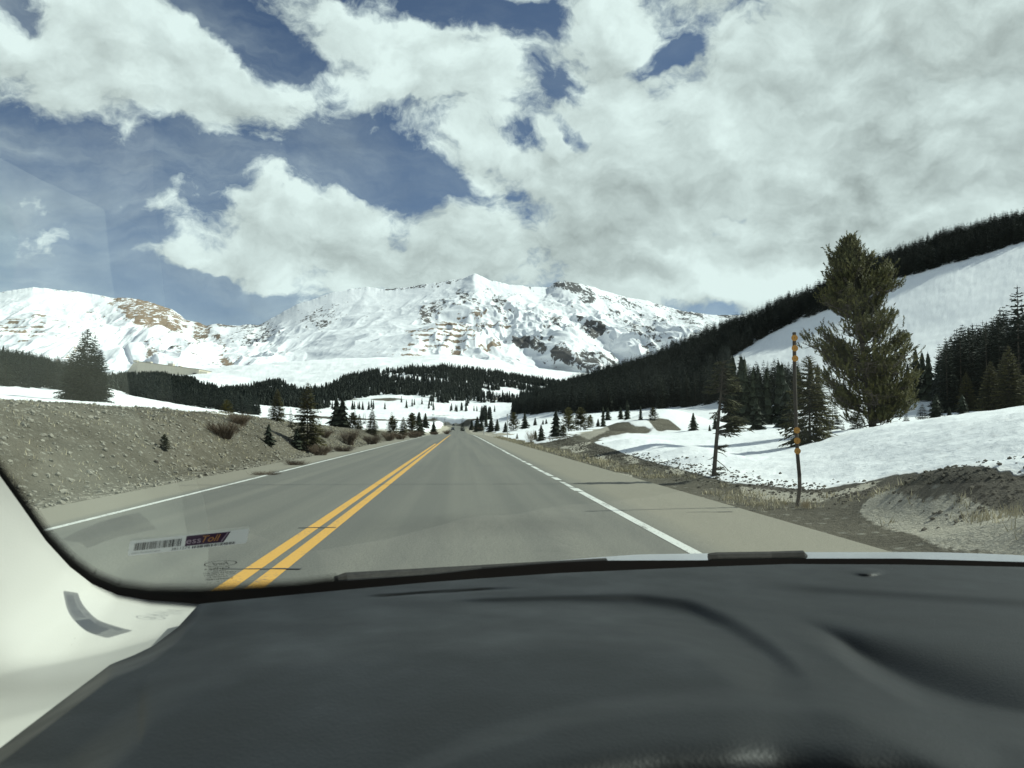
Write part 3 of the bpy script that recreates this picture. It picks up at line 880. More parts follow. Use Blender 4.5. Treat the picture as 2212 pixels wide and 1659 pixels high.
def tree_thing(kind, parts, pos, scale, rz, label, cat, group=None, sx=1.0):
    e = bpy.data.objects.new(kind, None); COL.objects.link(e)
    e.location = pos; e.scale = (scale * sx, scale * sx, scale); e.rotation_euler = (0, 0, rz)
    link("trunk", parts[0], e); link("crown", parts[1], e)
    return tag(e, label, cat, group)

SPR = [two_part("spruce", *spruce(i, 10, 1.5 + .25 * (i % 3), 30, 9, 4, .30 + .06 * (i % 2), pw=.8 + .1 * (i % 3), wid=.55), M_BRK, M_SPR) for i in range(6)]
SPN = [two_part("small_spruce", *spruce(20 + i, 3, .80 + .1 * i, 20, 9, 5, .12, pw=.85, wid=.55, sticks=True), M_BRK, M_SPR) for i in range(3)]
def round_pine(seed, H=5.0, R=1.9):
    rs = np.random.RandomState(seed)
    tr, cr = Geo(), Geo()
    zs = np.linspace(0, H * .95, 6)
    tr.tube(np.stack([.03 * zs * rs.randn(), .03 * zs * rs.randn(), zs], 1), np.linspace(.09, .02, 6), 6)
    O, E = [], []
    for i in range(260):
        f = rs.rand() ** 1.1
        r = R * min(1, (f + .15) * 4) * (1 - f) ** .55 * (.7 + .35 * rs.rand())
        a = rs.rand() * 7
        o = np.array([0, 0, (.02 + .90 * f) * H])
        l = max(r, .15)
        O.append(o); E.append(o + np.array([math.cos(a) * l, math.sin(a) * l, l * (-.12 + .75 * f + .25 * rs.rand())]))
    sprays(cr, O, E, 5, .38, rs, 0, sag=-.1, t0=.3, taper=.3)
    return tr, cr
def far_tree_arrays(rs):
    """low tree: five ragged skirts of drooping boughs"""
    V, F = [], []
    for i in range(6):
        f = i / 6.0
        z0 = .04 + .96 * f; r = .205 * (1 - f) ** .85 + .012
        k = 6
        for j in range(k):
            a = (j + rs.rand()) * 2 * math.pi / k
            b = len(V)
            l = r * (.7 + .5 * rs.rand())
            V += [(.35 * l * math.cos(a - 1.2), .35 * l * math.sin(a - 1.2), z0 + .17), (.35 * l * math.cos(a + 1.2), .35 * l * math.sin(a + 1.2), z0 + .17), (l * math.cos(a - .35), l * math.sin(a - .35), z0), (l * math.cos(a + .35), l * math.sin(a + .35), z0 - .015)]
            F += [(b, b + 2, b + 3), (b, b + 3, b + 1)]
    b = len(V)
    V += [(-.02, 0, .93), (.02, 0, .93), (0, 0, 1.07), (0, -.02, .93), (0, .02, .93)]
    F += [(b, b + 1, b + 2), (b + 3, b + 4, b + 2)]
    return np.array(V), np.array(F)

def solid_spruce(seed):
    rs = np.random.RandomState(seed)
    tr, cr = spruce(seed, 10, 1.5, 20, 8, 2, .30, pw=.85, wid=.85)
    for q in (.88, .62):
        V, F = far_tree_arrays(rs)
        cr.add(V * [10 * q, 10 * q, 10 * .97] + [0, 0, -.1], F, 0)
    return tr, cr
SPF = [two_part('far_spruce', *solid_spruce(60 + i), M_BRK, M_SPR) for i in range(5)]
PNE = [two_part("pine", *round_pine(i), M_BRK, M_OLV) for i in (3, 4, 5)]
SPO = [two_part("olive_spruce", *spruce(40 + i, 6, 1.75, 40, 10, 6, .16, pw=.8, wid=.42, sticks=True), M_BRK, M_OLV) for i in range(2)]

def shrub_mesh(name, seed, mat, n=110, R=1.0, H=1.0, r=.010, bush=.8):
    rs = np.random.RandomState(seed); g = Geo()
    for i in range(n):
        a = rs.rand() * 7; b0 = rs.rand() * R * .35
        base = np.array([math.cos(a) * b0, math.sin(a) * b0, 0])
        a2 = a + rs.randn() * .5
        out = R * (.25 + .75 * rs.rand()) * bush
        h = H * (.55 + .45 * rs.rand())
        tip = base + np.array([math.cos(a2) * out, math.sin(a2) * out, h])
        mid = (base + tip) / 2 + [-math.cos(a2) * out * .12, -math.sin(a2) * out * .12, h * .08]
        g.tube([base, mid, tip], [r, r * .7, r * .3], 3, cap=False)
        for k in range(4):
            t = .35 + .6 * rs.rand()
            o = base + (tip - base) * t
            g.tube([o, o + rs.randn(3) * [.16 * R, .16 * R, .05] + [0, 0, .22 * H]], [r * .6, r * .2], 3, cap=False)
    return g.mesh(name, [mat])
SHR = [shrub_mesh("willow_shrub", i, M_TWG, 150, 1.0, 1.0, .011) for i in range(3)]
SHP = shrub_mesh("pale_shrub", 9, M_PAL, 46, .75, 1.0, .010, .6)

def on_ground(ox, oy, dfall=60.0, minus=.05, d0=8.0):
    """ground point under an overview pixel (2212 px wide measurements)"""
    h = hit(ox * K, oy * K, d0)
    if h is None or h[1] > 2.2 * dfall + 40:
        p = at_dist(ox * K, oy * K, dfall)
        p[2] = float(height(p[0], p[1]))
        return p - [0, 0, minus], dfall
    return h[0] - [0, 0, minus], h[1]

def px_size(oh, d):
    return oh * K / FPX * d

rnd = random.Random(11)
def put_tree(kind, meshes, H0, ox, oy, oh, label, cat, dfall=60, group=None, sx=1.0, d=None):
    if d is None:
        p, d = on_ground(ox, oy, dfall)
    else:
        p = at_dist(ox * K, oy * K, d); p[2] = float(height(p[0], p[1])) - .08
    top = at_dist(ox * K, (oy - oh) * K, d)[2]
    Hh = max(top - p[2], .25)
    return tree_thing(kind, meshes, p, Hh / H0, rnd.uniform(0, 6.28), label, cat, group, sx)

# ---- the big pine by the road on the right
def big_pine():
    D0 = 44.0
    mpp = K / FPX * D0                 # metres per overview pixel there
    base = at_dist(1886 * K, 930 * K, D0); base[2] = float(height(base[0], base[1])) - .1
    ztop = at_dist(1846 * K, 521 * K, D0)[2]
    H = ztop - base[2]
    prof = [(521, 1846, 1842, 1850), (540, 1848, 1834, 1862), (560, 1850, 1826, 1880), (590, 1853, 1800, 1922), (620, 1856, 1797, 1928), (645, 1858, 1795, 1905), (665, 1861, 1792, 1890), (690, 1864, 1783, 1920),
            (715, 1867, 1778, 1945), (745, 1870, 1772, 1966), (770, 1873, 1768, 1958), (800, 1876, 1776, 1946), (830, 1880, 1790, 1958), (852, 1882, 1800, 1968), (880, 1884, 1806, 1955), (905, 1886, 1818, 1945), (930, 1888, 1840, 1925)]
    yy = [p[0] for p in prof]
    X = lambda y, k: np.interp(y, yy, [p[k] for p in prof])
    rs = np.random.RandomState(5)
    rt = np.array([RT[0], RT[1], 0]); rt /= np.linalg.norm(rt); fw = np.array([-rt[1], rt[0], 0])
    tr, cr = Geo(), Geo()
    def axis(f):      # trunk centre at height fraction f
        y = 930 - f * 409
        return rt * ((X(y, 1) - 1888) * mpp) + np.array([0, 0, f * H])
    fs = np.linspace(0, .97, 14)
    tr.tube([axis(f) for f in fs], np.linspace(.19, .03, 14), 8)
    tufts = []
    def branch(f, a, l, rise, nt, spread):
        o = axis(f)
        out = rt * math.cos(a) + fw * math.sin(a)
        pts = [o]
        for k in range(1, 5):
            t = k / 4
            pts.append(o + out * l * t + np.array([0, 0, 1.0]) * l * (rise * t + .35 * t * t) + rs.randn(3) * .04 * l)
        pts = np.array(pts)
        tr.tube(pts, np.linspace(.02 + l * .014, .012, 5), 4, cap=False)
        side = np.cross(out, [0, 0, 1.0])
        for k in range(nt):
            t = .30 + .70 * rs.rand() ** .75
            c = np.array([np.interp(t, np.linspace(0, 1, 5), pts[:, i]) for i in range(3)])
            q = c + side * rs.randn() * spread * l * .5 * (.4 + t) + np.array([0, 0, rs.rand() * .22]) + rs.randn(3) * .06
            ax = out * (.25 + .35 * rs.rand()) + np.array([0, 0, .9]) + rs.randn(3) * .28
            ax /= np.linalg.norm(ax)
            tr.tube([c, (c + q) / 2 + [0, 0, -.03], q], [.012, .009, .007], 3, cap=False)
            tufts.append((q, ax, .30 + .24 * rs.rand()))
    # four denser lobes and thinner air between them, as on the real crown
    for i in range(290):
        f = .05 + .93 * rs.rand() ** .92
        y = 930 - f * 409
        a = rs.rand() * 2 * math.pi
        if y > 740 and rs.rand() < .25: continue
        wl, wr = (X(y, 1) - X(y, 2)) * mpp, (X(y, 3) - X(y, 1)) * mpp
        if fbm(np.array([a * 1.3]), np.array([f * 7.0]), 2, 61)[0] < (-.12 if y > 660 else -.3): continue
        c = math.cos(a)
        ext = (wr if c > 0 else wl)
        mean = .5 * (wl + wr)
        l = (ext * abs(c) + mean * (1 - abs(c))) * (.72 + .36 * rs.rand())
        l = max(l * .93, .12)
        rz_ = np.interp(f, [0, .3], [-.38, .12]) + .42 * rs.rand() * (.35 + f)
        branch(max(f - (rz_ + .45) * l / H, .02), a, l, rz_, int(8 + 13 * l + 8 * (f > .72)), .36)
    # named limbs that break the outline
    for (oy, ang, ln, rise, nt) in [(800, math.pi, 3.1, .10, 34), (795, math.pi - .3, 2.7, .2, 26), (640, .1, 1.75, .45, 34), (655, -.2, 1.5, .6, 26), (600, math.pi, 1.2, .6, 24), (880, .0, 2.0, .05, 26),
                                    (780, .2, 2.2, .35, 30), (850, -.2, 2.3, -.05, 26), (915, .3, 1.6, -.05, 20), (690, math.pi + .2, 1.9, .2, 26), (905, math.pi, 1.5, .1, 16)]:
        f = (930 - oy) / 409
        branch(f, ang, ln, rise, nt, .30)
    for i in range(26):
        q = axis(.90 + .10 * rs.rand()) + rs.randn(3) * [.12, .12, .05]
        tufts.append((q, np.array([0, 0, 1.0]) + rs.randn(3) * .1, .36))
    # bottle-brush tufts
    n = len(tufts)
    Q = np.array([t[0] for t in tufts]); A = np.array([t[1] for t in tufts]); A /= np.linalg.norm(A, axis=1)[:, None]; Ln = np.array([t[2] for t in tufts])[:, None]
    s1 = np.cross(A, [.3, .2, .1]); s1 /= np.linalg.norm(s1, axis=1)[:, None]; s2 = np.cross(A, s1)
    Vs = []
    for k in range(20):
        t = (k + rs.rand(n, 1)) / 20
        ph = rs.rand(n, 1) * 6.28
        dr = s1 * np.cos(ph) + s2 * np.sin(ph)
        P = Q + A * Ln * t
        rr = .125 * (1.1 - .5 * t)
        tip = P + dr * rr + A * .085
        tw = np.cross(dr, A) * .028
        Vs.append(np.stack([P - tw, P + tw, tip], 1))
    V = np.concatenate(Vs).reshape(-1, 3)
    cr.add(V, np.arange(len(V)).reshape(-1, 3), 0)
    e = tree_thing("pine_tree", (tr.mesh("big_pine_trunk", [M_BRK]), cr.mesh("big_pine_crown", [M_BIG])), base, 1.0, 0.0,
                   "tall broad bushy pine with upturned brush-like needle tufts beside the reflector pole", "pine tree")
big_pine()

# ---- thin half-bare leaning conifer by the verge
def snag():
    p, D0 = on_ground(1541, 1031, 22)
    m = K / FPX * D0 / 2.16 * 0.5 * 1.0
    m = .107 / FPX * D0                 # metres per pixel of the close-up it was measured in
    rs = np.random.RandomState(3)
    rt = np.array([RT[0], RT[1], 0]); rt /= np.linalg.norm(rt); fw = np.array([-rt[1], rt[0], 0])
    W = lambda x, y, dd=0.0: rt * ((x - 255) * m) + np.array([0, 0, (1490 - y) * m]) + fw * dd
    tr, cr = Geo(), Geo()
    tr.tube([W(255, 1500), W(268, 1370), W(285, 1180), W(305, 980), W(325, 800), W(345, 600), W(358, 440)], [.062, .055, .048, .040, .030, .020, .008], 7)
    O, E = [], []
    def br(x0, y0, x1, y1, k=5, jit=22):
        for i in range(k):
            dd = rs.randn() * .16
            a = W(x0 + rs.randn() * 3, y0 + rs.randn() * jit * .6); b = W(x1 + rs.randn() * jit, y1 + rs.randn() * jit, dd)
            O.append(a); E.append(b)
            tr.tube([a, (a + b) / 2 - [0, 0, .03], b], [.012, .008, .004], 3, cap=False)
    for y in range(455, 700, 22):
        wd = 20 + (y - 440) * .42
        br(350 - (y - 600) * .1, y, 352 + wd, y - 6, 4); br(345 - (y - 600) * .1, y, 335 - wd * .95, y + 6, 3)
    br(330, 720, 440, 700, 6); br(328, 770, 480, 820, 7); br(322, 820, 480, 850, 7); br(320, 850, 430, 880, 5)
    br(305, 960, 450, 940, 6); br(300, 1040, 525, 960, 9, 18); br(300, 1080, 490, 1030, 9); br(300, 1090, 360, 1100, 5); br(305, 900, 275, 930, 4); br(295, 1070, 270, 1085, 3)
    br(285, 1210, 400, 1200, 5, 12); br(285, 1220, 340, 1230, 4, 10); br(262, 1400, 350, 1390, 7); br(258, 1440, 340, 1480, 7); br(258, 1440, 235, 1430, 3, 10)
    for q in ([(292, 1255), (340, 1270), (380, 1302)], [(262, 1300), (235, 1320), (205, 1328)], [(280, 1325), (350, 1380), (445, 1475)], [(330, 700), (290, 640), (250, 610)], [(300, 980), (280, 1010), (272, 1035)]):
        tr.tube([W(*a) for a in q], [.013, .009, .003], 4)
    sprays(cr, O, E, 8, .42, rs, 0, sag=.25, t0=.30, taper=.3)
    tree_thing("spruce_tree", (tr.mesh("snag_trunk", [M_BRK]), cr.mesh("snag_crown", [M_BIG])), p, 1, 0,
               "thin leaning conifer with a half bare grey trunk and ragged one-sided branches beside the shoulder", "spruce tree")
snag()

hs = spruce(77, 6.0, 2.0, 42, 10, 9, .30, base=.04, pw=.62, gap=.10, wid=.34, sticks=True, low=1.0)
put_tree("spruce_tree", two_part("verge_spruce", *hs, M_BRK, M_OLV), 6.0, 1750, 947, 178, "ragged spruce with drooping tips on the snow directly behind the reflector pole", "spruce tree", 31, d=31, sx=1.02)

# ---- left foreground conifer with three tops
def triple():
    tr, cr = Geo(), Geo()
    for k, (dx, dy, h, r, sd) in enumerate([(0, 0, 10.0, 2.4, 5), (-.85, .4, 9.2, 1.6, 6), (.85, -.3, 9.5, 1.7, 7), (1.6, .5, 7.0, 2.2, 8), (-1.5, 0, 7.2, 2.0, 9)]):
        a, b = spruce(200 + sd, h, r, 42, 12, 6, .14, pw=.72, wid=.46)
        for src, dst in ((a, tr), (b, cr)):
            V, F, M = src.arrays(); dst.add(V + [dx, dy, 0], F)
    return tr, cr
put_tree("spruce_tree", two_part("three_top_spruce", *triple(), M_BRK, M_OLV if False else M_SPR), 10.0, 186, 862, 152, "large dense dark spruce with three pointed tops above the snowy gravel bank", "spruce tree", 48, d=50)

HAND = [  # kind, overview x, base y, height, label, group, distance
 ('sn', 1498, 931, 35, "small spruce pair on the snow left of the leaning conifer", None, None),
 ('sn', 1533, 931, 12, "tiny dark spruce seedling just left of the leaning conifer", None, None),
 ('sn', 1545, 928, 24, "small spruce half hidden behind the leaning conifer trunk", None, None),
 ('sn', 1636, 928, 62, "neat young cone shaped spruce standing alone between the leaning conifer and the pole", None, None),
 ('sn', 1656, 885, 14, "tiny spruce on the open snow above the young cone shaped spruce", None, None),
 ('sn', 1608, 886, 6, "tiniest seedling on the open snow below the dark tree row", None, None),
 ('sn', 1781, 932, 66, "left one of two small spruces between the pole and the big pine", None, 50),
 ('sn', 1799, 932, 72, "right one of two small spruces between the pole and the big pine", None, 51),
 ('sn', 1822, 934, 17, "tiny spruce just left of the foot of the big pine", None, 47),
 ('sn', 1852, 932, 52, "low bushy spruce at the left foot of the big pine", None, 46),
 ('sn', 1702, 905, 70, "slim spruce half behind the drooping spruce at the pole", None, 70),
 ('sn', 1958, 913, 22, "tiny spruce just right of the big pine on the snow crest", None, 60),
 ('sn', 1993, 908, 37, "small spruce on the snow crest, second one right of the big pine", None, 62),
 ('sn', 2023, 903, 46, "ragged spruce on the snow crest, third one right of the big pine", None, 64),
 ('sn', 2051, 901, 20, "short spruce below the brownish tree on the snow crest", None, 66),
 ('sn', 2080, 897, 40, "dark spruce at the edge of the right hand grove on the crest", None, 68),
 ('ol', 2054, 886, 62, "brownish conifer in front of the right hand grove", None, 100),
 ('ol', 2090, 888, 84, "taller brownish conifer at the edge of the right hand grove", None, 95),
 ('ol', 2144, 892, 112, "broad olive conifer in the right hand grove near the picture edge", None, 85),
 ('ol', 2182, 892, 146, "tallest olive brown conifer of the right hand grove", None, 84),
 ('sp', 1962, 856, 72, "slim spruce at the left end of the far trio beside the big pine", None, 165),
 ('sp', 1980, 852, 100, "first of three tall spruces standing together right of the big pine", None, 168),
 ('sp', 1994, 850, 90, "middle one of three tall spruces standing together right of the big pine", None, 174),
 ('sp', 2007, 861, 100, "last of three tall spruces standing together right of the big pine", None, 162),
 ('sp', 1584, 862, 94, "tall slim spruce at the left end of the row below the snow slope", None, None),
 ('sp', 1602, 866, 100, "paired slim spruce in the row below the snow slope", None, None),
 ('sp', 1609, 864, 92, "second of the paired slim spruces in the row below the snow slope", None, None),
 ('sp', 1629, 862, 70, "left spruce of the short middle pair below the snow slope", None, None),
 ('sp', 1638, 860, 68, "right spruce of the short middle pair below the snow slope", None, None),
 ('sp', 1658, 858, 66, "single pointed spruce in the middle of the row below the snow slope", None, None),
 ('sp', 1683, 856, 76, "dense twin topped spruce left of the pole in the far row", None, None),
 ('sp', 1690, 856, 72, "spruce just left of the pole in the far row", None, None),
 ('sp', 1595, 900, 98, "full dark spruce at the foot of the far row behind the leaning conifer", None, 110),
 ('sp', 1724, 870, 80, "spruce behind the pole in the far row", None, 170),
 ('sp', 1752, 872, 96, "dark spruce between the pole and the big pine in the far row", None, 150),
 ('sp', 1768, 874, 88, "spruce touching the left side of the big pine in the far row", None, 152),
 ('sn', 1201, 943, 50, "dark spruce at the left of the clump above the dirt heap", None, None),
 ('pn', 1216, 943, 24, "low olive pine at the front of the clump above the dirt heap", None, None),
 ('pn', 1228, 932, 50, "tall olive pine in the clump above the dirt heap", None, None),
 ('pn', 1255, 930, 48, "widest olive pine in the clump above the dirt heap", None, None),
 ('pn', 1275, 924, 27, "small olive pine at the right of the clump above the dirt heap", None, None),
 ('sp', 1303, 922, 44, "dark spruce standing alone right of the olive pine clump", None, None),
 ('sn', 1292, 922, 16, "small spruce at the foot of the dark spruce near the dirt heap", None, None),
 ('pn', 1110, 929, 37, "olive pine at the edge of the snow beside the tall grey stake", None, None),
 ('sn', 1134, 924, 30, "dark spruce with snowy foot just right of the olive pine by the stake", None, None),
 ('sn', 1169, 952, 31, "young spruce beside the pale bare shrub", None, None),
 ('sn', 1157, 950, 18, "thin small spruce touching the pale bare shrub", None, None),
 ('ol', 1117, 948, 12, "tiny tan conifer on the snow left of the pale bare shrub", None, None),
 ('sn', 1156, 919, 15, "tiny spruce on the open snow above the pale bare shrub", None, None),
 ('sn', 1173, 917, 9, "low dark seedling on the open snow", None, None),
 ('sn', 1180, 916, 10, "low dark seedling on the open snow, right one of two", None, None),
 ('sn', 1313, 905, 23, "spruce on the snow patch at the forest foot", None, None),
 ('sn', 1341, 904, 23, "bushy spruce on the snow patch at the forest foot", None, None),
 ('sp', 1355, 906, 42, "dark spruce before the forest foot with open snow beside it", None, None),
 ('sp', 1384, 906, 30, "dark spruce at the right end of the forest foot snow patch", None, None),
 ('pn', 1411, 906, 25, "olive pine alone on the snow at the right of the forest foot", None, None),
 ('sn', 1019, 917, 9, "tiny spruce beside the far end of the road", None, 420),
 ('sn', 1031, 913, 12, "small spruce on the snow rise near the far end of the road", None, 330),
 ('sn', 1061, 924, 21, "left spruce of the pair on the snow rise near the far stake", None, 230),
 ('sn', 1074, 925, 18, "right spruce of the pair on the snow rise near the far stake", None, 220),
 ('sn', 1092, 923, 10, "small spruce between the pair and the grey stake", None, 165),
 ('sn', 1040, 917, 10, "small spruce on the crest of the snow rise by the road", None, 310),
 ('sp', 1050, 906, 16, "spruce at the very left tip of the right hand forest", None, 350),
 ('pn', 490, 892, 28, "olive pine poking above the snow strip on the gravel bank", None, 75),
 ('ol', 598, 908, 68, "thin olive conifer left of the dark bushy spruce on the bank", None, 52),
 ('ol', 664, 938, 112, "dark olive spruce standing tall in the middle of the left bank", None, 44),
 ('sp', 628, 918, 40, "low dark spruce between the two olive conifers on the bank", None, 50),
 ('sn', 580, 963, 42, "small spruce on the slope of the gravel bank below the olive conifers", None, None),
 ('sn', 641, 968, 38, "small spruce lowest on the gravel bank near the road", None, None),
 ('pn', 355, 971, 32, "small round green pine alone on the gravel bank", None, None),
 ('sn', 727, 886, 22, "dark spruce on the far snow behind the left bank", None, 120),
 ('sn', 740, 892, 28, "second dark spruce on the far snow behind the left bank", None, 118),
 ('pn', 762, 915, 24, "small olive pine behind the brown shrubs of the left verge", None, 95),
 ('ol', 804, 925, 42, "bushy dark olive pine above the brown shrubs of the left verge", None, 88),
 ('ol', 776, 918, 24, "small olive pine just left of the bushy pine on the left verge", None, 96),
 ('pn', 848, 922, 24, "olive pine in the row along the left verge, right of the bushy one", None, 110),
 ('ol', 871, 922, 22, "olive pine farther along the left verge", None, 125),
 ('pn', 890, 922, 30, "round topped olive pine near the far bend of the left verge", None, 130),
 ('sn', 908, 922, 16, "small spruce near the far end of the left verge", None, 150),
 ('sn', 937, 925, 13, "small spruce left of the far cars", None, 200),
 ('sn', 905, 912, 20, "small dark spruce against the dark valley band", None, 330),
 ('sn', 919, 912, 18, "second small dark spruce against the dark valley band", None, 330),
]
KINDS = {'sn': (SPN, 3.0, "spruce_tree", "spruce tree"), 'sp': (SPR, 10.0, "spruce_tree", "spruce tree"), 'pn': (PNE, 5.0, "pine_tree", "pine tree"), 'ol': (SPO, 6.0, "pine_tree", "pine tree")}
for k, ox, oy, oh, lab, grp, d in HAND:
    ms, H0, nm, cat = KINDS[k]
    far_ = d is None or d > 62
    wide = (1.9 if far_ else 1.35) if k == 'sn' else (1.08 if far_ else 1.0)
    if far_ and k in ('sn', 'pn'): oh *= 1.12
    if k in ('sn', 'sp') and (d is None or d > 62): ms, H0 = SPF, 10.0
    put_tree(nm, rnd.choice(ms), H0, ox, oy, oh, lab, cat, 90, grp, sx=rnd.uniform(.9, 1.1) * wide, d=d)

# ---- shrubs
SHRUBS = [(484, 922, 90, 32, "wide brown leafless shrub high on the gravel bank", 34), (575, 1000, 70, 13, "low brown brush at the foot of the bank by the shoulder", 24), (640, 985, 60, 14, "low brown brush below the small spruces", 30),
          (692, 965, 60, 24, "brown shrub at the road edge below the tall olive spruce", 40), (742, 966, 60, 14, "low dense brown shrub at the road edge", 46), (754, 930, 60, 28, "high brown shrub behind the road edge brush", 60),
          (804, 944, 52, 20, "brown shrub below the bushy olive pine", 66), (841, 932, 44, 18, "brown shrub along the left verge", 84), (865, 938, 44, 14, "low brown shrub at the road edge in the far row", 90),
          (893, 938, 44, 14, "brown shrub in the far row by the road", 105), (905, 930, 30, 12, "small brown shrub in the far row, behind", 118), (965, 925, 24, 8, "brown shrub left of the far cars", 260), (938, 932, 26, 7, "low brown shrub near the far road edge", 170),
          (1029, 928, 18, 10, "rusty brown shrub at the right road edge far ahead", 340), (1040, 934, 22, 8, "low brown shrub at the right road edge far ahead", 310), (700, 940, 50, 16, "brown shrub behind the tall olive spruce", 56), (520, 915, 60, 22, "brown shrub right of the wide shrub on the bank", 40)]
for i, (ox, oy, ow, oh, lab, d) in enumerate(SHRUBS):
    if d is None:
        p, d = on_ground(ox, oy, 100)
    else:
        p = at_dist(ox * K, oy * K, d); p[2] = float(height(p[0], p[1])) - .05
    o = link("shrub", SHR[i % 3], None, p)
    h_ = px_size(oh, d) * 1.15; w_ = px_size(ow, d) / 2
    o.scale = (w_, w_, h_); o.rotation_euler = (0, 0, i)
    tag(o, lab, "shrub", "leafless shrubs along the road")
p, d = on_ground(1147, 958, 80)
o = link("shrub", SHP, None, p); h_ = px_size(30, d); o.scale = (px_size(24, d), px_size(24, d), h_); tag(o, "pale bare shrub with upright straw coloured stems on the snow", "shrub")
for ox, oy, oh, lab in [(1740, 1098, 26, "dry weed clump at the foot of the reflector pole"), (1345, 895, 12, "small grey shrub on the snow patch at the forest foot"), (1150, 905, 8, "tiny leafless shrub on the snow below the forest")]:
    p, d = on_ground(ox, oy, 14)
    o = link("shrub", SHR[1] if oh < 20 else SHP, None, p); q = px_size(oh, d); o.scale = (q * .9, q * .9, q); tag(o, lab, "shrub")

# ---- the forests
def forest():
    rs = np.random.RandomState(8)
    P = []
    def scatter(n, u0, u1, d0, d1, fn, h0, h1):
        u = rs.uniform(u0, u1, n); d = np.sqrt(rs.uniform(d0 ** 2, d1 ** 2, n))
        az = az_of_u(u)
        x, y = d * np.sin(az), d * np.cos(az)
        z = height(x, y)
        pu, pv, f = project(x, y, z)
        keep = fn(pu / K, pv / K, d, x, y, z)
        h = rs.uniform(h0, h1, n)
        for i in np.where(keep)[0]:
            P.append((x[i], y[i], z[i] - .2, h[i], d[i], pu[i], pv[i]))
    nzf = lambda x, y, s, sd: fbm(x * s, y * s, 4, sd)
    # right hand slope: dense wood between the road snow and the ridge
    BLx = [1045, 1080, 1130, 1200, 1300, 1400, 1480, 1560, 1600, 1700]; BLy = [910, 897, 893, 893, 889, 882, 880, 868, 852, 835]
    RUPx = [1000, 1560, 1575, 1640, 1700, 1790, 1860, 1920, 1985, 2050, 2120, 2212, 2400]; RUPy = [2000, 2000, 775, 735, 703, 670, 638, 606, 588, 570, 550, 520, 470]
    def fA(ou, ov, d, x, y, z):
        inwood = (ov < np.interp(ou, BLx, BLy) + 5 * nzf(x, y, .03, 1)) & (ou > 1040)
        snowslope = (ou > 1560) & (ov > np.interp(ou, RUPx, RUPy) + 3 * nzf(x, y, .02, 2))
        return inwood & ~snowslope & (d > 180)
    scatter(9500, 480, 740, 190, 640, fA, 5.5, 11.5)
    scatter(7000, 725, 1130, 380, 530, fA, 5.5, 10.5)
    # tree row along the foot of the open snow slope
    def fB(ou, ov, d, x, y, z):
        return (ov > 848) & (ov < 872) & (ou > 1560) & (nzf(x, y, .04, 5) > -.35)
    scatter(420, 720, 800, 190, 270, fB, 8, 11)
    # right hand grove
    def fC(ou, ov, d, x, y, z):
        top = np.interp(ou, [1950, 2030, 2060, 2120, 2180, 2260, 2500], [895, 880, 872, 850, 845, 835, 820])
        return (ov < 900) & (ov > top - 14) & (ou > 2030)
    scatter(1500, 935, 1200, 95, 230, fC, 9, 13)
    # dark wooded hill at the far left
    def fE(ou, ov, d, x, y, z):
        return (ou < 235 - (d - 230) * .18)
    scatter(3200, -160, 110, 230, 620, fE, 6, 10)
    # centre and left of centre: the hill under the mountain
    TLx = [100, 230, 330, 410, 470, 530, 600, 640, 700, 760, 850, 950, 1050, 1150, 1250, 1330, 1500]; TLy = [818, 818, 812, 822, 848, 842, 824, 848, 844, 812, 800, 792, 804, 822, 836, 846, 860]
    LOx = [230, 480, 600, 700, 760, 830, 900, 960, 1000, 1060, 1300]; LOy = [890, 893, 898, 880, 862, 850, 856, 868, 868, 868, 870]
    def fD(ou, ov, d, x, y, z):
        n = nzf(x, y, .012, 31) + .6 * nzf(x, y, .035, 33)
        tl = np.interp(ou, TLx, TLy) + 5 * nzf(x, y, .02, 36)
        inn = (ov > tl) & (ov < np.interp(ou, LOx, LOy) + 8 * n)
        thr = np.where((ou > 430) & (ou < 640) & (ov < 858), .05, -.42)
        thr = np.where((ou > 820) & (ou < 960) & (ov < 822), .02, thr)
        thr = np.where((ou > 620) & (ou < 860) & (ov > 855), -.05, thr)
        thr = np.where((ou > 1040) & (ov < 870), -.10, thr)
        thr = np.where((ou < 330) & (ov < 830), .1, thr)
        return inn & (n > thr)
    scatter(46000, 100, 620, 850, 2150, fD, 7, 13)
    scatter(900, 110, 250, 620, 900, fD, 9, 14)
    def fG(ou, ov, d, x, y, z):
        return (nzf(x, y, .02, 61) > .42)
    scatter(520, 320, 500, 640, 1000, fG, 6, 10)
    scatter(60, 200, 470, 300, 560, lambda *a: nzf(a[3], a[4], .03, 62) > .1, 5, 8)
    def fH(ou, ov, d, x, y, z):
        return (ou > 270) & (ou < 560) & (ov < 900)
    scatter(420, 115, 262, 340, 640, fH, 7, 12)
    P_ = np.array(P)
    ln = np.interp(P_[:, 5] / K, [2030, 2060, 2100, 2150, 2212, 2500], [762, 737, 716, 676, 655, 600])
    cap = (P_[:, 6] / K - ln) * K / FPX * P_[:, 4] * rs.uniform(.72, 1.04, len(P_))
    gr = (P_[:, 5] / K > 2030) & (P_[:, 4] < 260)
    P_[gr, 3] = np.minimum(P_[gr, 3], np.maximum(cap[gr], 1.5))
    # visibility of each top over the land and the trees in front of it
    order = np.argsort(P_[:, 4])
    cols = np.full(1500, 2000.0)
    ds = np.exp(np.linspace(math.log(10), math.log(2500), 260))
    uu = np.arange(0, 1024, 8.0); az = az_of_u(uu)
    A, Dd = np.meshgrid(az, ds, indexing='ij')
    Zt = height(Dd * np.sin(A), Dd * np.cos(A), False)
    _, vt, _ = project(Dd * np.sin(A), Dd * np.cos(A), Zt)
    sky_v = np.minimum.accumulate(vt, axis=1)
    vis = np.zeros(len(P_))
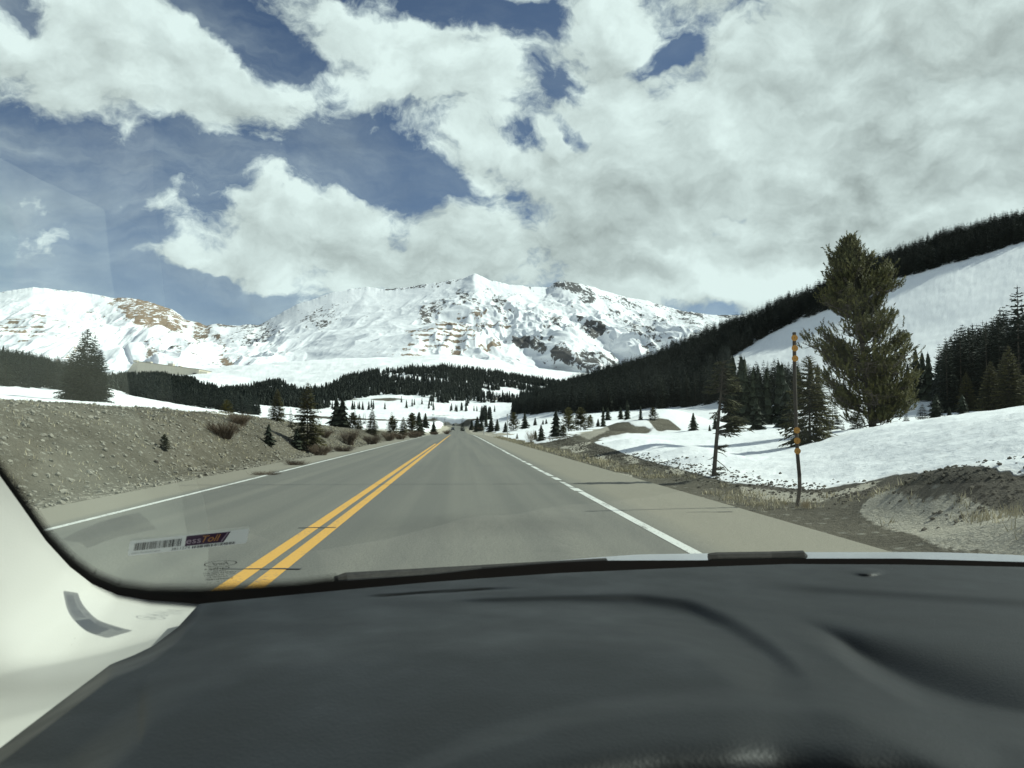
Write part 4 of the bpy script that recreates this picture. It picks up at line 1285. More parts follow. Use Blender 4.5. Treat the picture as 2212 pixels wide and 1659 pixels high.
    for i in order:
        x, y, z, h, d, u, v = P_[i]
        if u < 2 or u > 1022: continue
        top = v - h / d * FPX
        lim = sky_v[int(np.clip(u / 8, 0, 127)), max(0, int(np.searchsorted(ds, d)) - 1)]
        w_ = max(1, int(h * .11 / d * FPX)); a, b = int(u) - w_, int(u) + w_ + 1
        seg = cols[max(a, 0):b]
        bottom = min(float(np.median(seg)), v, lim + 400)
        bottom = min(bottom, lim) if lim < v - 1 else bottom
        vis[i] = max(0.0, bottom - top)
        seg[:] = np.minimum(seg, top + (v - top) * .25)
        cols[max(a, 0):b] = seg
    size = P_[:, 3] / P_[:, 4] * FPX
    cand = np.where((vis > np.minimum(6, size * .35)) & (P_[:, 4] < 700))[0]
    cand = cand[np.argsort(-size[cand])][:225]
    sel = set(cand.tolist())
    prot = [p for p in SPR]
    # one mesh of two materials for the individually built forest trees is enough at this distance
    one = []
    for tr_, cr_ in [spruce(300 + i, 10, 1.75 + .2 * (i % 3), 27, 9, 3, .30, pw=.82, wid=.6) for i in range(6)]:
        V, F, M = cr_.arrays(); g = Geo(); g.add(V, F, 0); V, F, M = tr_.arrays(); g.add(V, F, 1)
        one.append(g.mesh("forest_spruce", [M_FAR, M_BRK]))
    for i in cand:
        x, y, z, h, d, u, v = P_[i]
        o = link("spruce_tree", one[rs.randint(6)], None, (x, y, z))
        s = h / 10; o.scale = (s * rs.uniform(.8, 1.1),) * 2 + (s,); o.rotation_euler = (0, 0, rs.rand() * 6)
        ou = u / K
        if ou < 240: lab, gp = "dark spruce of the wooded hill behind the large three topped spruce at the left", "spruces of the left hill"
        elif ou > 1990 and d < 260: lab, gp = "tall dark spruce packed in the grove at the right edge below the snow slope", "spruces of the right hand grove"
        elif ou > 1560 and d > 300: lab, gp = "dark spruce in the band of trees along the ridge above the open snow slope", "spruces along the upper ridge"
        elif ou > 1560: lab, gp = "dark spruce in the row along the foot of the open snow slope", "spruces at the foot of the slope"
        elif ou < 600: lab, gp = "dark spruce on the low ground beyond the left gravel bank", "spruces beyond the bank"
        elif ou < 1000: lab, gp = "small dark spruce scattered on the snowy valley floor beyond the road", "spruces on the valley floor"
        else: lab, gp = "dark spruce in the dense wood covering the slope right of the road", "spruces of the right hand wood"
        tag(o, lab, "spruce tree", gp)
    # the thousands left over: one object
    kinds = [far_tree_arrays(rs) for _ in range(5)]
    mid = []
    for i in range(4):
        tr_, cr_ = spruce(400 + i, 1.0, .18, 14, 7, 2, .3, pw=.85, wid=.85)
        V, F, M = cr_.arrays(); mid.append((V, F))
    Vs, Fs, n, TN = [], [], 0, []
    for i in range(len(P_)):
        if i in sel: continue
        x, y, z, h, d, u, v = P_[i]
        V, F = (mid if d < 600 else kinds)[rs.randint(4)]
        a = rs.rand() * 6.28; c, s_ = math.cos(a), math.sin(a); q = h * rs.uniform(.85, 1.15)
        W = np.stack([(V[:, 0] * c - V[:, 1] * s_) * q, (V[:, 0] * s_ + V[:, 1] * c) * q, V[:, 2] * h], 1) + [x, y, z]
        Vs.append(W); Fs.append(F + n); n += len(V); TN.append(np.full(len(V), rs.rand() ** 1.6))
    me = np_mesh("forest", np.concatenate(Vs), np.concatenate(Fs), [M_WOOD], smooth=False, attrs={'tone': np.concatenate(TN)})
    print("forest trees", len(P_), "tris", len(me.polygons))
    tag(link("forest", me), "dark conifer forest on the hills below the mountains", "forest", kind='stuff')
forest()

# ------------------------------------------------------------------ rocks and boulders on the left bank
def rock_verts(rs, sub=1):
    import bmesh
    bm = bmesh.new(); bmesh.ops.create_icosphere(bm, subdivisions=sub, radius=1.0)
    V = np.array([v.co[:] for v in bm.verts]); F = np.array([[v.index for v in f.verts] for f in bm.faces]); bm.free()
    V = V * (1 + .28 * rs.randn(len(V), 1)).clip(.6, 1.4) * [1, .8, .6]
    return V, F
M_ROCK, tr_, br_ = material("pale_rock", .95, .15)
n_ = tr_.noise(tr_.pos(), 9, 5, .65)
tr_.put(br_.inputs['Base Color'], tr_.mix(n_, (.13, .118, .09), (.40, .375, .31)))
tr_.put(br_.inputs['Normal'], tr_.bump(n_, .6, .03))
M_CLOD, _, _ = material('dirt_clod', .95, .1, (.11, .098, .078))
def bank_stones():
    rs = np.random.RandomState(12)
    protos = [rock_verts(rs, 1) for _ in range(8)]
    Vs, Fs, n = [], [], 0
    Vd, Fd, nd = [], [], 0
    N = 8000
    y = 6 + 70 * rs.rand(N) ** 1.5; s = 7.1 + rs.rand(N) * 6.2
    dens = fbm(s * .6, y * .25, 3, 88)
    x = -s
    z = height(x, y)
    for i in range(N):
        if dens[i] < -.25 + .3 * rs.rand() - .25: continue
        r = .012 + .070 * rs.rand() ** 4.0 + .0004 * y[i]
        V, F = protos[rs.randint(8)]
        a = rs.rand() * 6.28; c, t_ = math.cos(a), math.sin(a)
        W = np.stack([V[:, 0] * c - V[:, 1] * t_, V[:, 0] * t_ + V[:, 1] * c, V[:, 2]], 1) * r + [x[i], y[i], z[i] + r * .25]
        Vs.append(W); Fs.append(F + n); n += len(V)
    # clods along the ploughed dirt berm on the right
    for i in range(2600):
        yy = 9.5 + 60 * rs.rand() ** 1.5
        xx = np.interp(yy, [9, 12, 14, 20, 30, 60, 90], [6.9, 7.0, 6.7, 6.5, 6.5, 7.6, 10.5]) + rs.randn() * .42
        if xx < 5.4: continue
        r = .010 + .035 * rs.rand() ** 3 + .0005 * yy
        V, F = protos[rs.randint(8)]
        V_ = V * r + [xx, yy, float(height(np.array([xx]), np.array([yy]))[0]) + r * .2]
        Vd.append(V_); Fd.append(F + nd); nd += len(V)
    md = np_mesh("clods", np.concatenate(Vd), np.concatenate(Fd), [M_CLOD], smooth=False)
    tag(link("rubble", md), "loose brown dirt clods on the ploughed berm beside the right shoulder", "rubble", kind='stuff')
    me = np_mesh("stones", np.concatenate(Vs), np.concatenate(Fs), [M_ROCK], smooth=False)
    tag(link("gravel", me), "loose pale stones strewn over the left gravel bank", "gravel", kind='stuff')
    for ox, oy, sz, lab in [(207, 905, 13, "largest pale boulder near the top of the gravel bank"), (98, 902, 9, "yellowish boulder near the top left of the gravel bank"), (228, 912, 11, "flat boulder just right of the largest pale boulder"),
                            (104, 1035, 9, "pale boulder low on the bank near the pillar"), (228, 1048, 7, "small pale stone at the foot of the bank beside the shoulder"), (165, 932, 8, "pale rock in the middle of the gravel bank"),
                            (74, 1060, 8, "pale rock just above the windshield pillar edge"), (590, 945, 10, "pale rock on the bank beside the small spruces"), (340, 877, 12, "dark pointed boulder sticking out of the snow on top of the bank"), (65, 1000, 7, "whitish rock at the left edge of the bank")]:
        p, d = on_ground(ox, oy, 25, 0)
        V, F = rock_verts(rs, 2)
        r = px_size(sz, d) * .55
        m = M_ROCK if 'dark' not in lab else M_BRK
        o = link("boulder", np_mesh("boulder", V * r, F, [m], smooth=False), None, p + [0, 0, r * .2])
        o.rotation_euler = (0, 0, rs.rand() * 6)
        tag(o, lab, "boulder")
bank_stones()

# ------------------------------------------------------------------ dry grass
def grass():
    rs = np.random.RandomState(21)
    B = []
    def clump(x, y, n, r, h):
        xs = x + rs.randn(n) * r; ys = y + rs.randn(n) * r
        for a, b in zip(xs, ys):
            if a < 4.85 and a > -7.0: continue
            B.append((a, b, h * (.5 + .8 * rs.rand())))
    for i in range(2600):
        y = 5 + 28 * rs.rand() ** 1.6
        t = rs.rand()
        x = 5.1 + (rs.rand() ** 1.2) * (3.2 if y < 9.2 else (1.6 if y < 14 else .9))
        if y > 9.2 and rs.rand() < .75: continue
        if fbm(np.array([x * .9]), np.array([y * .5]), 3, 55)[0] < -.02: continue
        clump(x, y, 9, .07, .11 if y > 9.5 else .15)
    for i in range(1100):
        y = 25 + 90 * rs.rand() ** 1.3
        if rs.rand() < .5: continue
        clump(4.95 + rs.rand() * .9, y, 6, .12, .16)
    for i in range(800):
        y = 9 + 70 * rs.rand(); clump(-7.6 - rs.rand() * 5.6, y, 6, .12, .09)
    B = np.array(B)
    z = height(B[:, 0], B[:, 1])
    n = len(B)
    a = rs.rand(n) * 6.28
    w = .0045 + .00035 * B[:, 1]
    dx, dy = np.cos(a) * w, np.sin(a) * w
    ln = rs.randn(n, 2) * .35 * B[:, 2:3]
    base = np.stack([B[:, 0], B[:, 1], z - .01], 1)
    V = np.stack([base - np.stack([dx, dy, 0 * dx], 1), base + np.stack([dx, dy, 0 * dx], 1), base + np.stack([ln[:, 0], ln[:, 1], B[:, 2]], 1)], 1).reshape(-1, 3)
    me = np_mesh("grass", V, np.arange(3 * n).reshape(-1, 3), [M_GRS], smooth=False)
    tag(link("grass", me), "dry straw coloured grass along the road verges", "grass", kind='stuff')
grass()

# ------------------------------------------------------------------ reflector pole, stakes
M_POLE, tp, bp = material("weathered_pole", .8, .2)
tp.put(bp.inputs['Base Color'], tp.mix(tp.noise(tp.vmath('MULTIPLY', tp.pos(), (6, 6, .7)), 8, 4, .6), (.040, .032, .026), (.13, .11, .09)))
M_ORG, to, bo = material("orange_reflector", .45, .5, (.66, .30, .045))
M_STK, _, _ = material("stake_grey", .6, .4, (.42, .42, .40))
def pole():
    b, D0 = on_ground(796.9 / K, 505.4 / K, 13.9, 0)
    print("pole at", b, D0)
    pts = [at_dist(u, v, D0) for u, v in [(796.9, 507.5), (798.6, 497), (799.8, 487), (799.3, 474), (797.6, 455), (796.2, 430), (794.7, 380), (794.3, 332.4)]]
    base = pts[0].copy()
    g = Geo(); m = D0 / FPX
    g.tube(np.array(pts) - base, np.array([1.75, 1.7, 1.75, 1.75, 1.7, 1.7, 1.7, 1.7]) * m, 10)
    e = bpy.data.objects.new("reflector_pole", None); COL.objects.link(e); e.location = base
    tag(e, "crooked dark wooden pole with six round orange reflectors beside the right shoulder", "pole")
    me = g.mesh("reflector_pole_post", [M_POLE], True)
    link("post", me, e)
    dg = Geo()
    n = np.linspace(0, 2 * math.pi, 20, endpoint=False)
    V = [(math.cos(a), -.08, math.sin(a)) for a in n] + [(math.cos(a), .08, math.sin(a)) for a in n] + [(0, -.12, 0), (0, .08, 0)]
    F = [(i, (i + 1) % 20, 20 + (i + 1) % 20) for i in range(20)] + [(i, 20 + (i + 1) % 20, 20 + i) for i in range(20)] + [((i + 1) % 20, i, 40) for i in range(20)] + [(20 + i, 20 + (i + 1) % 20, 41) for i in range(20)]
    dg.add(V, F); 
    V2 = [(.12 * math.cos(a), -.16, .12 * math.sin(a)) for a in n[::3]] + [(0, -.2, 0)]
    dg.add(V2, [((i + 1) % 7, i, 7) for i in range(7)], 1)
    dme = dg.mesh("reflector", [M_ORG, M_POLE])
    for u, v in [(794.6, 338.2), (794.9, 348.5), (795.1, 358.7), (796.9, 430.3), (797.2, 440.7), (797.5, 451)]:
        p = at_dist(u, v, D0) - base
        tocam = -at_dist(u, v, 1.0); tocam[2] = 0; tocam /= np.linalg.norm(tocam)
        o = link("reflector", dme, e, p + tocam * .055)
        s_ = 2.95 * m
        o.scale = (s_, s_, s_); o.rotation_euler = (0, 0, math.atan2(tocam[1], tocam[0]) + math.pi / 2)
pole()
def stake(u, vb, vt, d, lab):
    b = at_dist(u, vb, d); b[2] = float(height(b[0], b[1])) - .05
    t = at_dist(u, vt, d)[2]
    e = bpy.data.objects.new("marker_stake", None); COL.objects.link(e); e.location = b
    g = Geo(); g.tube([(0, 0, 0), (0, 0, t - b[2])], .045 + d * .0002, 8)
    link("post", g.mesh("marker_stake_post", [M_STK]), e)
    g = Geo(); g.box((-.09, -.07, t - b[2] - .28), (.09, -.055, t - b[2] - .02))
    link("marker_plate", g.mesh("marker_plate", [M_STK]), e)
    tag(e, lab, "marker stake")
stake(507.4, 437.7, 414, 104, "nearer slim grey marker stake beside the olive pine at the right road edge")
stake(484.0, 433.6, 420, 165, "farther slim marker stake at the right road edge on the snow rise")

# ------------------------------------------------------------------ vehicles far down the road
M_CARD, _, _ = material("dark_car_paint", .35, .5, (.03, .033, .04))
M_CARL, _, _ = material("grey_car_paint", .35, .5, (.10, .105, .11))
M_TYRE, _, _ = material("tyre_rubber", .9, .2, (.02, .02, .02))
M_GLS, _, _ = material("dark_window_glass", .08, .6, (.02, .025, .03))
M_LMP, _, _ = material("headlight_lens", .15, .6, (.8, .8, .78))
def far_car(x, y, paint, h, lab, flip):
    e = bpy.data.objects.new("car", None); COL.objects.link(e)
    e.location = (x, y, float(road_z(y)) + .01); e.rotation_euler = (0, 0, math.pi if flip else 0)
    L, W = 4.6, .92
    def sect(prof, w0, m):
        g = Geo(); n = len(prof)
        V = [(-w0, a, b) for a, b in prof] + [(w0, a, b) for a, b in prof]
        F = [(i, (i + 1) % n, n + (i + 1) % n, n + i) for i in range(n)]
        g.add(V, F)
        for s_ in (0, n):
            c = len(V)
            vv = [V[s_ + i] for i in range(n)] + [tuple(np.mean([V[s_ + i] for i in range(n)], 0))]
            g.add(vv, [(i, (i + 1) % n, n) for i in range(n)])
        return g.mesh("car_part", [m])
    body = [(-2.3, .3), (-2.3, .85), (-2.2, 1.0), (-1.6, 1.02), (1.2, 1.02), (2.15, .88), (2.3, .7), (2.3, .3)]
    link("body", sect(body, W, paint), e)
    cab = [(-2.15, 1.0), (-1.75, h), (-.1, h + .02), (.5, h - .08), (1.2, 1.02)]
    link("cabin", sect(cab, W * .84, paint), e)
    g = Geo(); g.add([(-.72, 1.17, 1.06), (.72, 1.17, 1.06), (.66, .58, h - .10), (-.66, .58, h - .10)], [(0, 1, 2, 3)]); link("windshield", g.mesh("windshield", [M_GLS]), e)
    g = Geo(); g.add([(-.70, -2.17, 1.06), (.70, -2.17, 1.06), (.64, -1.84, h - .10), (-.64, -1.84, h - .10)], [(3, 2, 1, 0)]); link("rear_window", g.mesh("rear_window", [M_GLS]), e)
    for sx in (-1, 1):
        for yy in (-1.45, 1.45):
            g = Geo(); g.tube([(sx * W - sx * .2, yy, .34), (sx * W + sx * .01, yy, .34)], .34, 14); link("wheel", g.mesh("wheel", [M_TYRE]), e)
        g = Geo(); g.box((sx * .72 - .16, 2.29, .68), (sx * .72 + .16, 2.33, .82)); link("headlight", g.mesh("headlight", [M_LMP]), e)
    tag(e, lab, "car")
p_ = at_dist(454, 428, 500)
far_car(-3.6, 420, M_CARD, 1.62, "dark oncoming car on the far stretch of the road", True)
far_car(-.2 + float(road_cx(640)), 640, M_CARL, 1.75, "tiny dark vehicle at the far top of the road", False)

# ------------------------------------------------------------------ mill building on the snow bench
M_BGE, tb2, bb2 = material("beige_siding", .8, .2)
tb2.put(bb2.inputs['Base Color'], tb2.mix(tb2.noise(tb2.vmath('MULTIPLY', tb2.pos(), (.3, .3, .02)), .6, 3, .6), (.56, .52, .42), (.66, .61, .50)))
M_BRF, _, _ = material("grey_roof", .8, .2, (.30, .28, .24))
M_BDK, _, _ = material("dark_opening", .9, .1, (.05, .05, .05))
def building():
    D0 = 2080.0
    a = at_dist(152 / 1, 374, D0)          # corner nearest the road side
    m = K / FPX * D0
    rt = np.array([RT[0], RT[1], 0]); rt /= np.linalg.norm(rt); fw = np.array([-rt[1], rt[0], 0])
    c = at_dist(328 * K, 806 * K, D0)
    c[2] = float(height(c[0], c[1])) - 2
    W = lambda x, y, dd=0.0: rt * ((x - 328) * m) + np.array([0, 0, (806 - y) * m + 2]) + fw * dd
    e = bpy.data.objects.new("mill_building", None); COL.objects.link(e); e.location = c
    tag(e, "long low beige industrial building with a sloping wing on the snow bench below the mountains", "building")
    def prism(name, front, back_dd, mat):
        g = Geo(); n = len(front)
        V = [W(*q) for q in front] + [W(q[0], q[1], back_dd + (q[2] if len(q) > 2 else 0)) for q in front]
        F4 = [(i, (i + 1) % n, n + (i + 1) % n, n + i) for i in range(n)]
        g.add(V, F4)
        for s_ in (0, n):
            vv = [V[s_ + i] for i in range(n)] + [np.mean([V[s_ + i] for i in range(n)], 0)]
            g.add(vv, [(i, (i + 1) % n, n) for i in range(n)])
        link(name, g.mesh(name, [mat]), e)
    prism("main_hall", [(300, 811, 0), (408, 812, 40), (408, 793, 40), (300, 780, 0)], 90, M_BGE)
    prism("roof", [(299, 779.8, -2), (409, 792.8, 38), (409, 792.2, 38), (299, 779, -2)], 94, M_BRF)
    prism("conveyor_wing", [(246, 809, 60), (299.6, 810, 2), (299.6, 782, 2), (285, 782, 15)], 60, M_BGE)
    prism("end_hall", [(408.4, 812, 42), (421, 812, 50), (421, 797, 50), (408.4, 796, 42)], 60, M_BGE)
    prism("door", [(398, 811, 33), (404, 811.3, 35), (404, 801, 35), (398, 801, 33)], 4, M_BDK)
    prism("door", [(411, 812, 42), (417, 812.3, 45), (417, 802, 45), (411, 802, 42)], 4, M_BDK)
    for x0, x1, y0, y1 in [(290, 297, 781, 777), (312, 322, 782, 779), (352, 362, 789, 782), (371, 375, 790, 786)]:
        prism("roof_vent", [(x0, y0, 5 + (x0 - 300) * .3), (x1, y0, 5 + (x0 - 300) * .3), (x1, y1, 5 + (x0 - 300) * .3), (x0, y1, 5 + (x0 - 300) * .3)], 12, M_BGE)
building()

# ==================================================================== the car we sit in
M_DASH, t, b = material("dashboard_plastic", .48, .24)
p = t.pos()
vo = t.node('ShaderNodeTexVoronoi', {'Vector': p, 'Scale': 520.0})
n1 = t.noise(p, 900, 2, .5)
n2 = t.noise(p, 18, 3, .5)
t.put(b.inputs['Base Color'], t.mix(n2, (.010, .0115, .0120), (.016, .0175, .0175)))
t.put(b.inputs['Roughness'], t.mapr(n2, .3, .7, .46, .58))
t.put(b.inputs['Normal'], t.bump(t.math('ADD', vo.outputs['Distance'], t.math('MULTIPLY', n1, .4)), .16, .0010))
M_TRIM, t, b = material("pale_trim_plastic", .75, .3)
p = t.pos()
sc_ = t.noise(t.vmath('MULTIPLY', p, (60, 14, 14)), 2.0, 3, .7)
t.put(b.inputs['Base Color'], t.mix(t.mapr(sc_, .72, .76, 0, .45), (.62, .61, .56), (.25, .24, .21)))
t.put(b.inputs['Normal'], t.bump(t.noise(p, 700, 2, .6), .12, .0008))
M_FRIT, _, _ = material("black_glass_border", .55, .3, (.008, .008, .008))
M_RUB, _, _ = material("black_rubber", .7, .25, (.012, .012, .013))
M_HEAD, _, _ = material("headliner_cloth", .95, .1, (.32, .31, .29))
M_HOOD, t, b = material("silver_car_paint", .28, .5, (.55, .57, .60))
b.inputs['Metallic'].default_value = .55
M_STKR = bpy.data.materials.new("sticker_film"); M_STKR.use_nodes = True
t = NT(M_STKR.node_tree); t.n.clear()
df = t.node('ShaderNodeBsdfDiffuse', {'Color': (.75, .76, .75, 1)}); tl_ = t.node('ShaderNodeBsdfTranslucent', {'Color': (.40, .41, .41, 1)})
m1 = t.node('ShaderNodeMixShader', {0: .5, 1: df.outputs[0], 2: tl_.outputs[0]})
m2 = t.node('ShaderNodeMixShader', {0: .80, 1: t.node('ShaderNodeBsdfTransparent').outputs[0], 2: m1.outputs[0]})
t.node('ShaderNodeOutputMaterial', {0: m2.outputs[0]})
M_INK, _, _ = material("black_ink", .6, .3, (.012, .012, .012))
M_INKG, _, _ = material("faded_ink", .6, .3, (.11, .11, .11))
M_PURP, _, _ = material("purple_ink", .5, .4, (.045, .012, .055))
M_LIL, _, _ = material("lilac_ink", .5, .4, (.50, .40, .52))
M_ORI, _, _ = material("orange_ink", .5, .4, (.62, .30, .10))
# laminated glass: clear with a faint green tint and Fresnel reflections of the cabin
M_GLASS = bpy.data.materials.new("windshield_glass"); M_GLASS.use_nodes = True
t = NT(M_GLASS.node_tree); t.n.clear()
fr = t.node('ShaderNodeFresnel', {'IOR': 1.5})
tr = t.node('ShaderNodeBsdfTransparent', {'Color': (.850, .975, .925, 1)})
gl = t.node('ShaderNodeBsdfGlossy', {'Color': (.9, .95, .9, 1), 'Roughness': .0})
mx = t.node('ShaderNodeMixShader', {0: t.math('MULTIPLY', fr.outputs[0], 1.85, clamp=True), 1: tr.outputs[0], 2: gl.outputs[0]})
ou_ = t.node('ShaderNodeOutputMaterial', {0: mx.outputs[0]})

CAR = bpy.data.objects.new("car_interior", None); COL.objects.link(CAR); CAR.location = (0, 0, 0)
tag(CAR, "car we look out of, with dark grey dashboard, pale pillar trim and large windshield", "car")

def on_plane(px, py, z):
    r = ray(px, py)
    return CAM + r * ((z - CAMZ) / r[2])

DLx = [-260, -150, -60, 0, 55, 111, 132, 153, 178, 199, 300, 420, 480, 560, 700, 790, 900, 1024, 1200, 1500]
DLy = [900, 850, 790, 748, 706, 664, 656, 646, 627, 604, 594, 583, 578.5, 573, 567, 564, 564.5, 567, 571, 580]
def dash():
    pu = np.concatenate([np.arange(-250, 140, 5.0), np.arange(140, 210, 1.5), np.arange(210, 1240, 4.0), np.arange(1240, 1500, 20)])
    tt_ = np.concatenate([np.linspace(0, .12, 30), np.linspace(.125, 1, 130)])
    Pu, Tt = np.meshgrid(pu, tt_)
    top = np.interp(pu, DLx, DLy)
    Pv = top[None, :] + (1100 - top)[None, :] * Tt ** 1.35
    z = np.full_like(Pu, 1.19)
    ks = np.exp(-np.linspace(-2, 2, 13) ** 2); ks /= ks.sum()
    def I(xs, ys):
        r = np.interp(pu, xs, ys)
        return np.broadcast_to(np.convolve(np.pad(r, 6, mode='edge'), ks, 'valid'), Pu.shape)
    # instrument hood: broad shallow dome
    yA = I([60, 130, 150, 200, 260, 330, 400, 560, 650, 700, 740, 775, 810, 860, 1000], [760, 700, 672, 640, 618, 605, 600, 597, 597, 602, 611, 625, 644, 670, 740])
    dome = sstep(0, 60, Pv - yA)
    z += .012 * dome
    # seam near the windshield
    yS = I([360, 372, 420, 480, 520, 560], [597.5, 597, 593.5, 590, 588.5, 587.5])
    z -= .0018 * np.exp(-((Pv - yS) / 1.1) ** 2) * sstep(362, 385, Pu) * sstep(540, 470, Pu)
    # curved recess inside the hood, widening to the right
    yC = I([430, 470, 560, 640, 690, 730, 765, 795, 830], [603, 600.5, 598, 598.5, 606, 624, 646, 668, 700])
    wC = I([430, 560, 690, 765, 800], [2.0, 3.0, 9, 13, 9])
    st = sstep(430, 500, Pu) * sstep(818, 770, Pu)
    z -= .010 * st * np.clip(wC / 10, .25, 1) * (sstep(-1, 1, (Pv - yC) / wC) - sstep(.9, 5.5, (Pv - yC) / wC))
    # front edge of the near pad against the valley to its right
    yE = I([700, 770, 785, 830, 870, 920, 965, 1024, 1180, 1500], [590, 607, 615, 636, 663, 690, 705, 716, 742, 800])
    kE = sstep(770, 860, Pu)
    z += .022 * kE * sstep(-4, 20, Pv - yE)
    # shelf towards the glass, sloping down to the valley
    yF = I([770, 785, 850, 920, 1024, 1180], [606, 611, 622, 634, 652, 680])
    z -= .017 * kE * sstep(0, 1, (Pv - yF) / I([785, 860, 1024, 1180], [16, 48, 95, 110]))
    # second soft fold on the shelf
    yG = I([700, 800, 1024, 1200], [584, 588, 603, 612])
    z -= .004 * sstep(720, 820, Pu) * sstep(-5, 6, Pv - yG)
    # small light sensor bump
    q = ((Pu - 868) / 17) ** 2 + ((Pv - 572) / 4.2) ** 2
    z += .003 * np.clip(1 - q, 0, 1)
    # near roll of the instrument cluster
    yL = I([300, 380, 470, 560, 660, 760, 900, 1024, 1200], [840, 788, 742, 716, 700, 696, 706, 738, 800])
    z += .007 * sstep(-12, 14, Pv - yL) - .05 * sstep(35, 190, Pv - yL) * sstep(300, 520, Pu)
    # rolled left edge
    z -= .02 * sstep(16, 0, Pv - top[None, :]) * sstep(215, 160, Pu)
    z -= .05 * sstep(260, 0, Pu) * sstep(200, 420, Pv - top[None, :])
    z -= .03 * sstep(820, 1100, Pv)
    r = FW + ((Pu - 512) / FPX)[..., None] * RT + ((384 - Pv) / FPX)[..., None] * UP
    P = CAM + r * ((z - CAMZ) / r[..., 2])[..., None]
    # a front lip that drops to the glass, so the pad has thickness
    lip = P[0] + [0, .015, -.05]
    P = np.concatenate([lip[None], P])
    me = np_mesh("dashboard", P.reshape(-1, 3), grid_faces(P.shape[0], P.shape[1]), [M_DASH])
    me.flip_normals()
    link("dashboard", me, CAR)
dash()

# windshield surface
def glass_pt(s, t):
    """s: picture column of the base, t: 0 at the base to 1 at the roof"""
    yb = np.interp(s, [-700, -300, -100, 46, 92, 150, 200, 300, 480, 560, 700, 790, 1024, 1300, 1700], [1180, 760, 650, 612, 606, 604, 602, 598, 578, 572, 564, 561, 564, 575, 600])
    b_ = on_plane(s, yb, 1.178)
    b_[1] += .015
    top = b_ * [.86, 1, 1] + [0, -.70, .60]
    c = b_ + (top - b_) * t
    c[2] += .035 * math.sin(math.pi * t)
    return c
GS = list(range(-300, 1700, 20)); GT = np.linspace(-.08, 1.0, 20)
GV = [Vector(glass_pt(s, t)) for t in GT for s in GS]
GF = [tuple(int(v) for v in f) for f in grid_faces(len(GT), len(GS))]
BVH = BVHTree.FromPolygons(GV, GF)
me = np_mesh("windshield", np.array([v[:] for v in GV]), np.array(GF), [M_GLASS])
WS = link("windshield", me, CAR)
def on_glass(px, py, off=.0015):
    r = Vector(ray(px, py))
    loc, nrm, idx, dist = BVH.ray_cast(Vector(CAM), r)
    if loc is None:
        return CAM + np.array(r[:]) * .62
    return np.array((loc - r * off)[:])

# black printed border and its fading dots
INx = [(-40, 415), (0, 470), (20, 497), (46, 535), (70, 560), (92, 576), (118, 587), (150, 591.5), (200, 592), (250, 589), (300, 586), (340, 581), (420, 576), (480, 569), (560, 562.5), (606, 560.5), (700, 560.3), (790, 558.5), (900, 558.5), (1024, 562), (1120, 566), (1300, 576)]
OUx = [(-70, 422), (-14, 480), (8, 512), (36, 548), (58, 570), (84, 590), (116, 601), (150, 606), (200, 612), (250, 610), (300, 606), (340, 602), (420, 596), (480, 590), (560, 584), (606, 580), (700, 578), (790, 576), (900, 577), (1024, 580), (1120, 586), (1300, 598)]
def band():
    def dens(pl, n):
        pl = np.array(pl, float); d = np.concatenate([[0], np.cumsum(np.hypot(*np.diff(pl, axis=0).T))]); s = np.linspace(0, d[-1], n)
        return np.stack([np.interp(s, d, pl[:, 0]), np.interp(s, d, pl[:, 1])], 1)
    n = len(INx)
    tt2 = np.linspace(0, n - 1, 260)
    a = np.stack([np.interp(tt2, range(n), [p[k] for p in INx]) for k in (0, 1)], 1)
    c = np.stack([np.interp(tt2, range(n), [p[k] for p in OUx]) for k in (0, 1)], 1)
    V = []
    for (x0, y0), (x1, y1) in zip(a, c):
        V += [on_glass(x0, y0), on_glass((x0 + x1) / 2, (y0 + y1) / 2), on_glass(x1, y1)]
    g = Geo(); F = []
    for i in range(len(a) - 1):
        for k in (0, 1):
            F.append((3 * i + k, 3 * i + k + 1, 3 * i + k + 4, 3 * i + k + 3))
    g.add(V, F)
    # dots
    L = dens([p for p in INx if p[0] < 400], 300)
    for row in range(7):
        sz = [1.05, .98, .88, .76, .62, .48, .34][row]
        for i in range(2, len(L) - 2):
            d = L[i + 1] - L[i - 1]; d /= np.hypot(*d); nn = np.array([d[1], -d[0]])
            q = L[i] + nn * (.2 + row * 1.35) + d * (.9 * (row % 2))
            fade = 1.0 if q[0] < 330 else max(0, (400 - q[0]) / 70)
            s_ = sz * fade
            if s_ < .1: continue
            g.add([on_glass(q[0] - s_, q[1]), on_glass(q[0], q[1] - s_), on_glass(q[0] + s_, q[1]), on_glass(q[0], q[1] + s_)], [(0, 1, 2, 3)])
    link("frit_band", g.mesh("frit_band", [M_FRIT]), WS)
band()

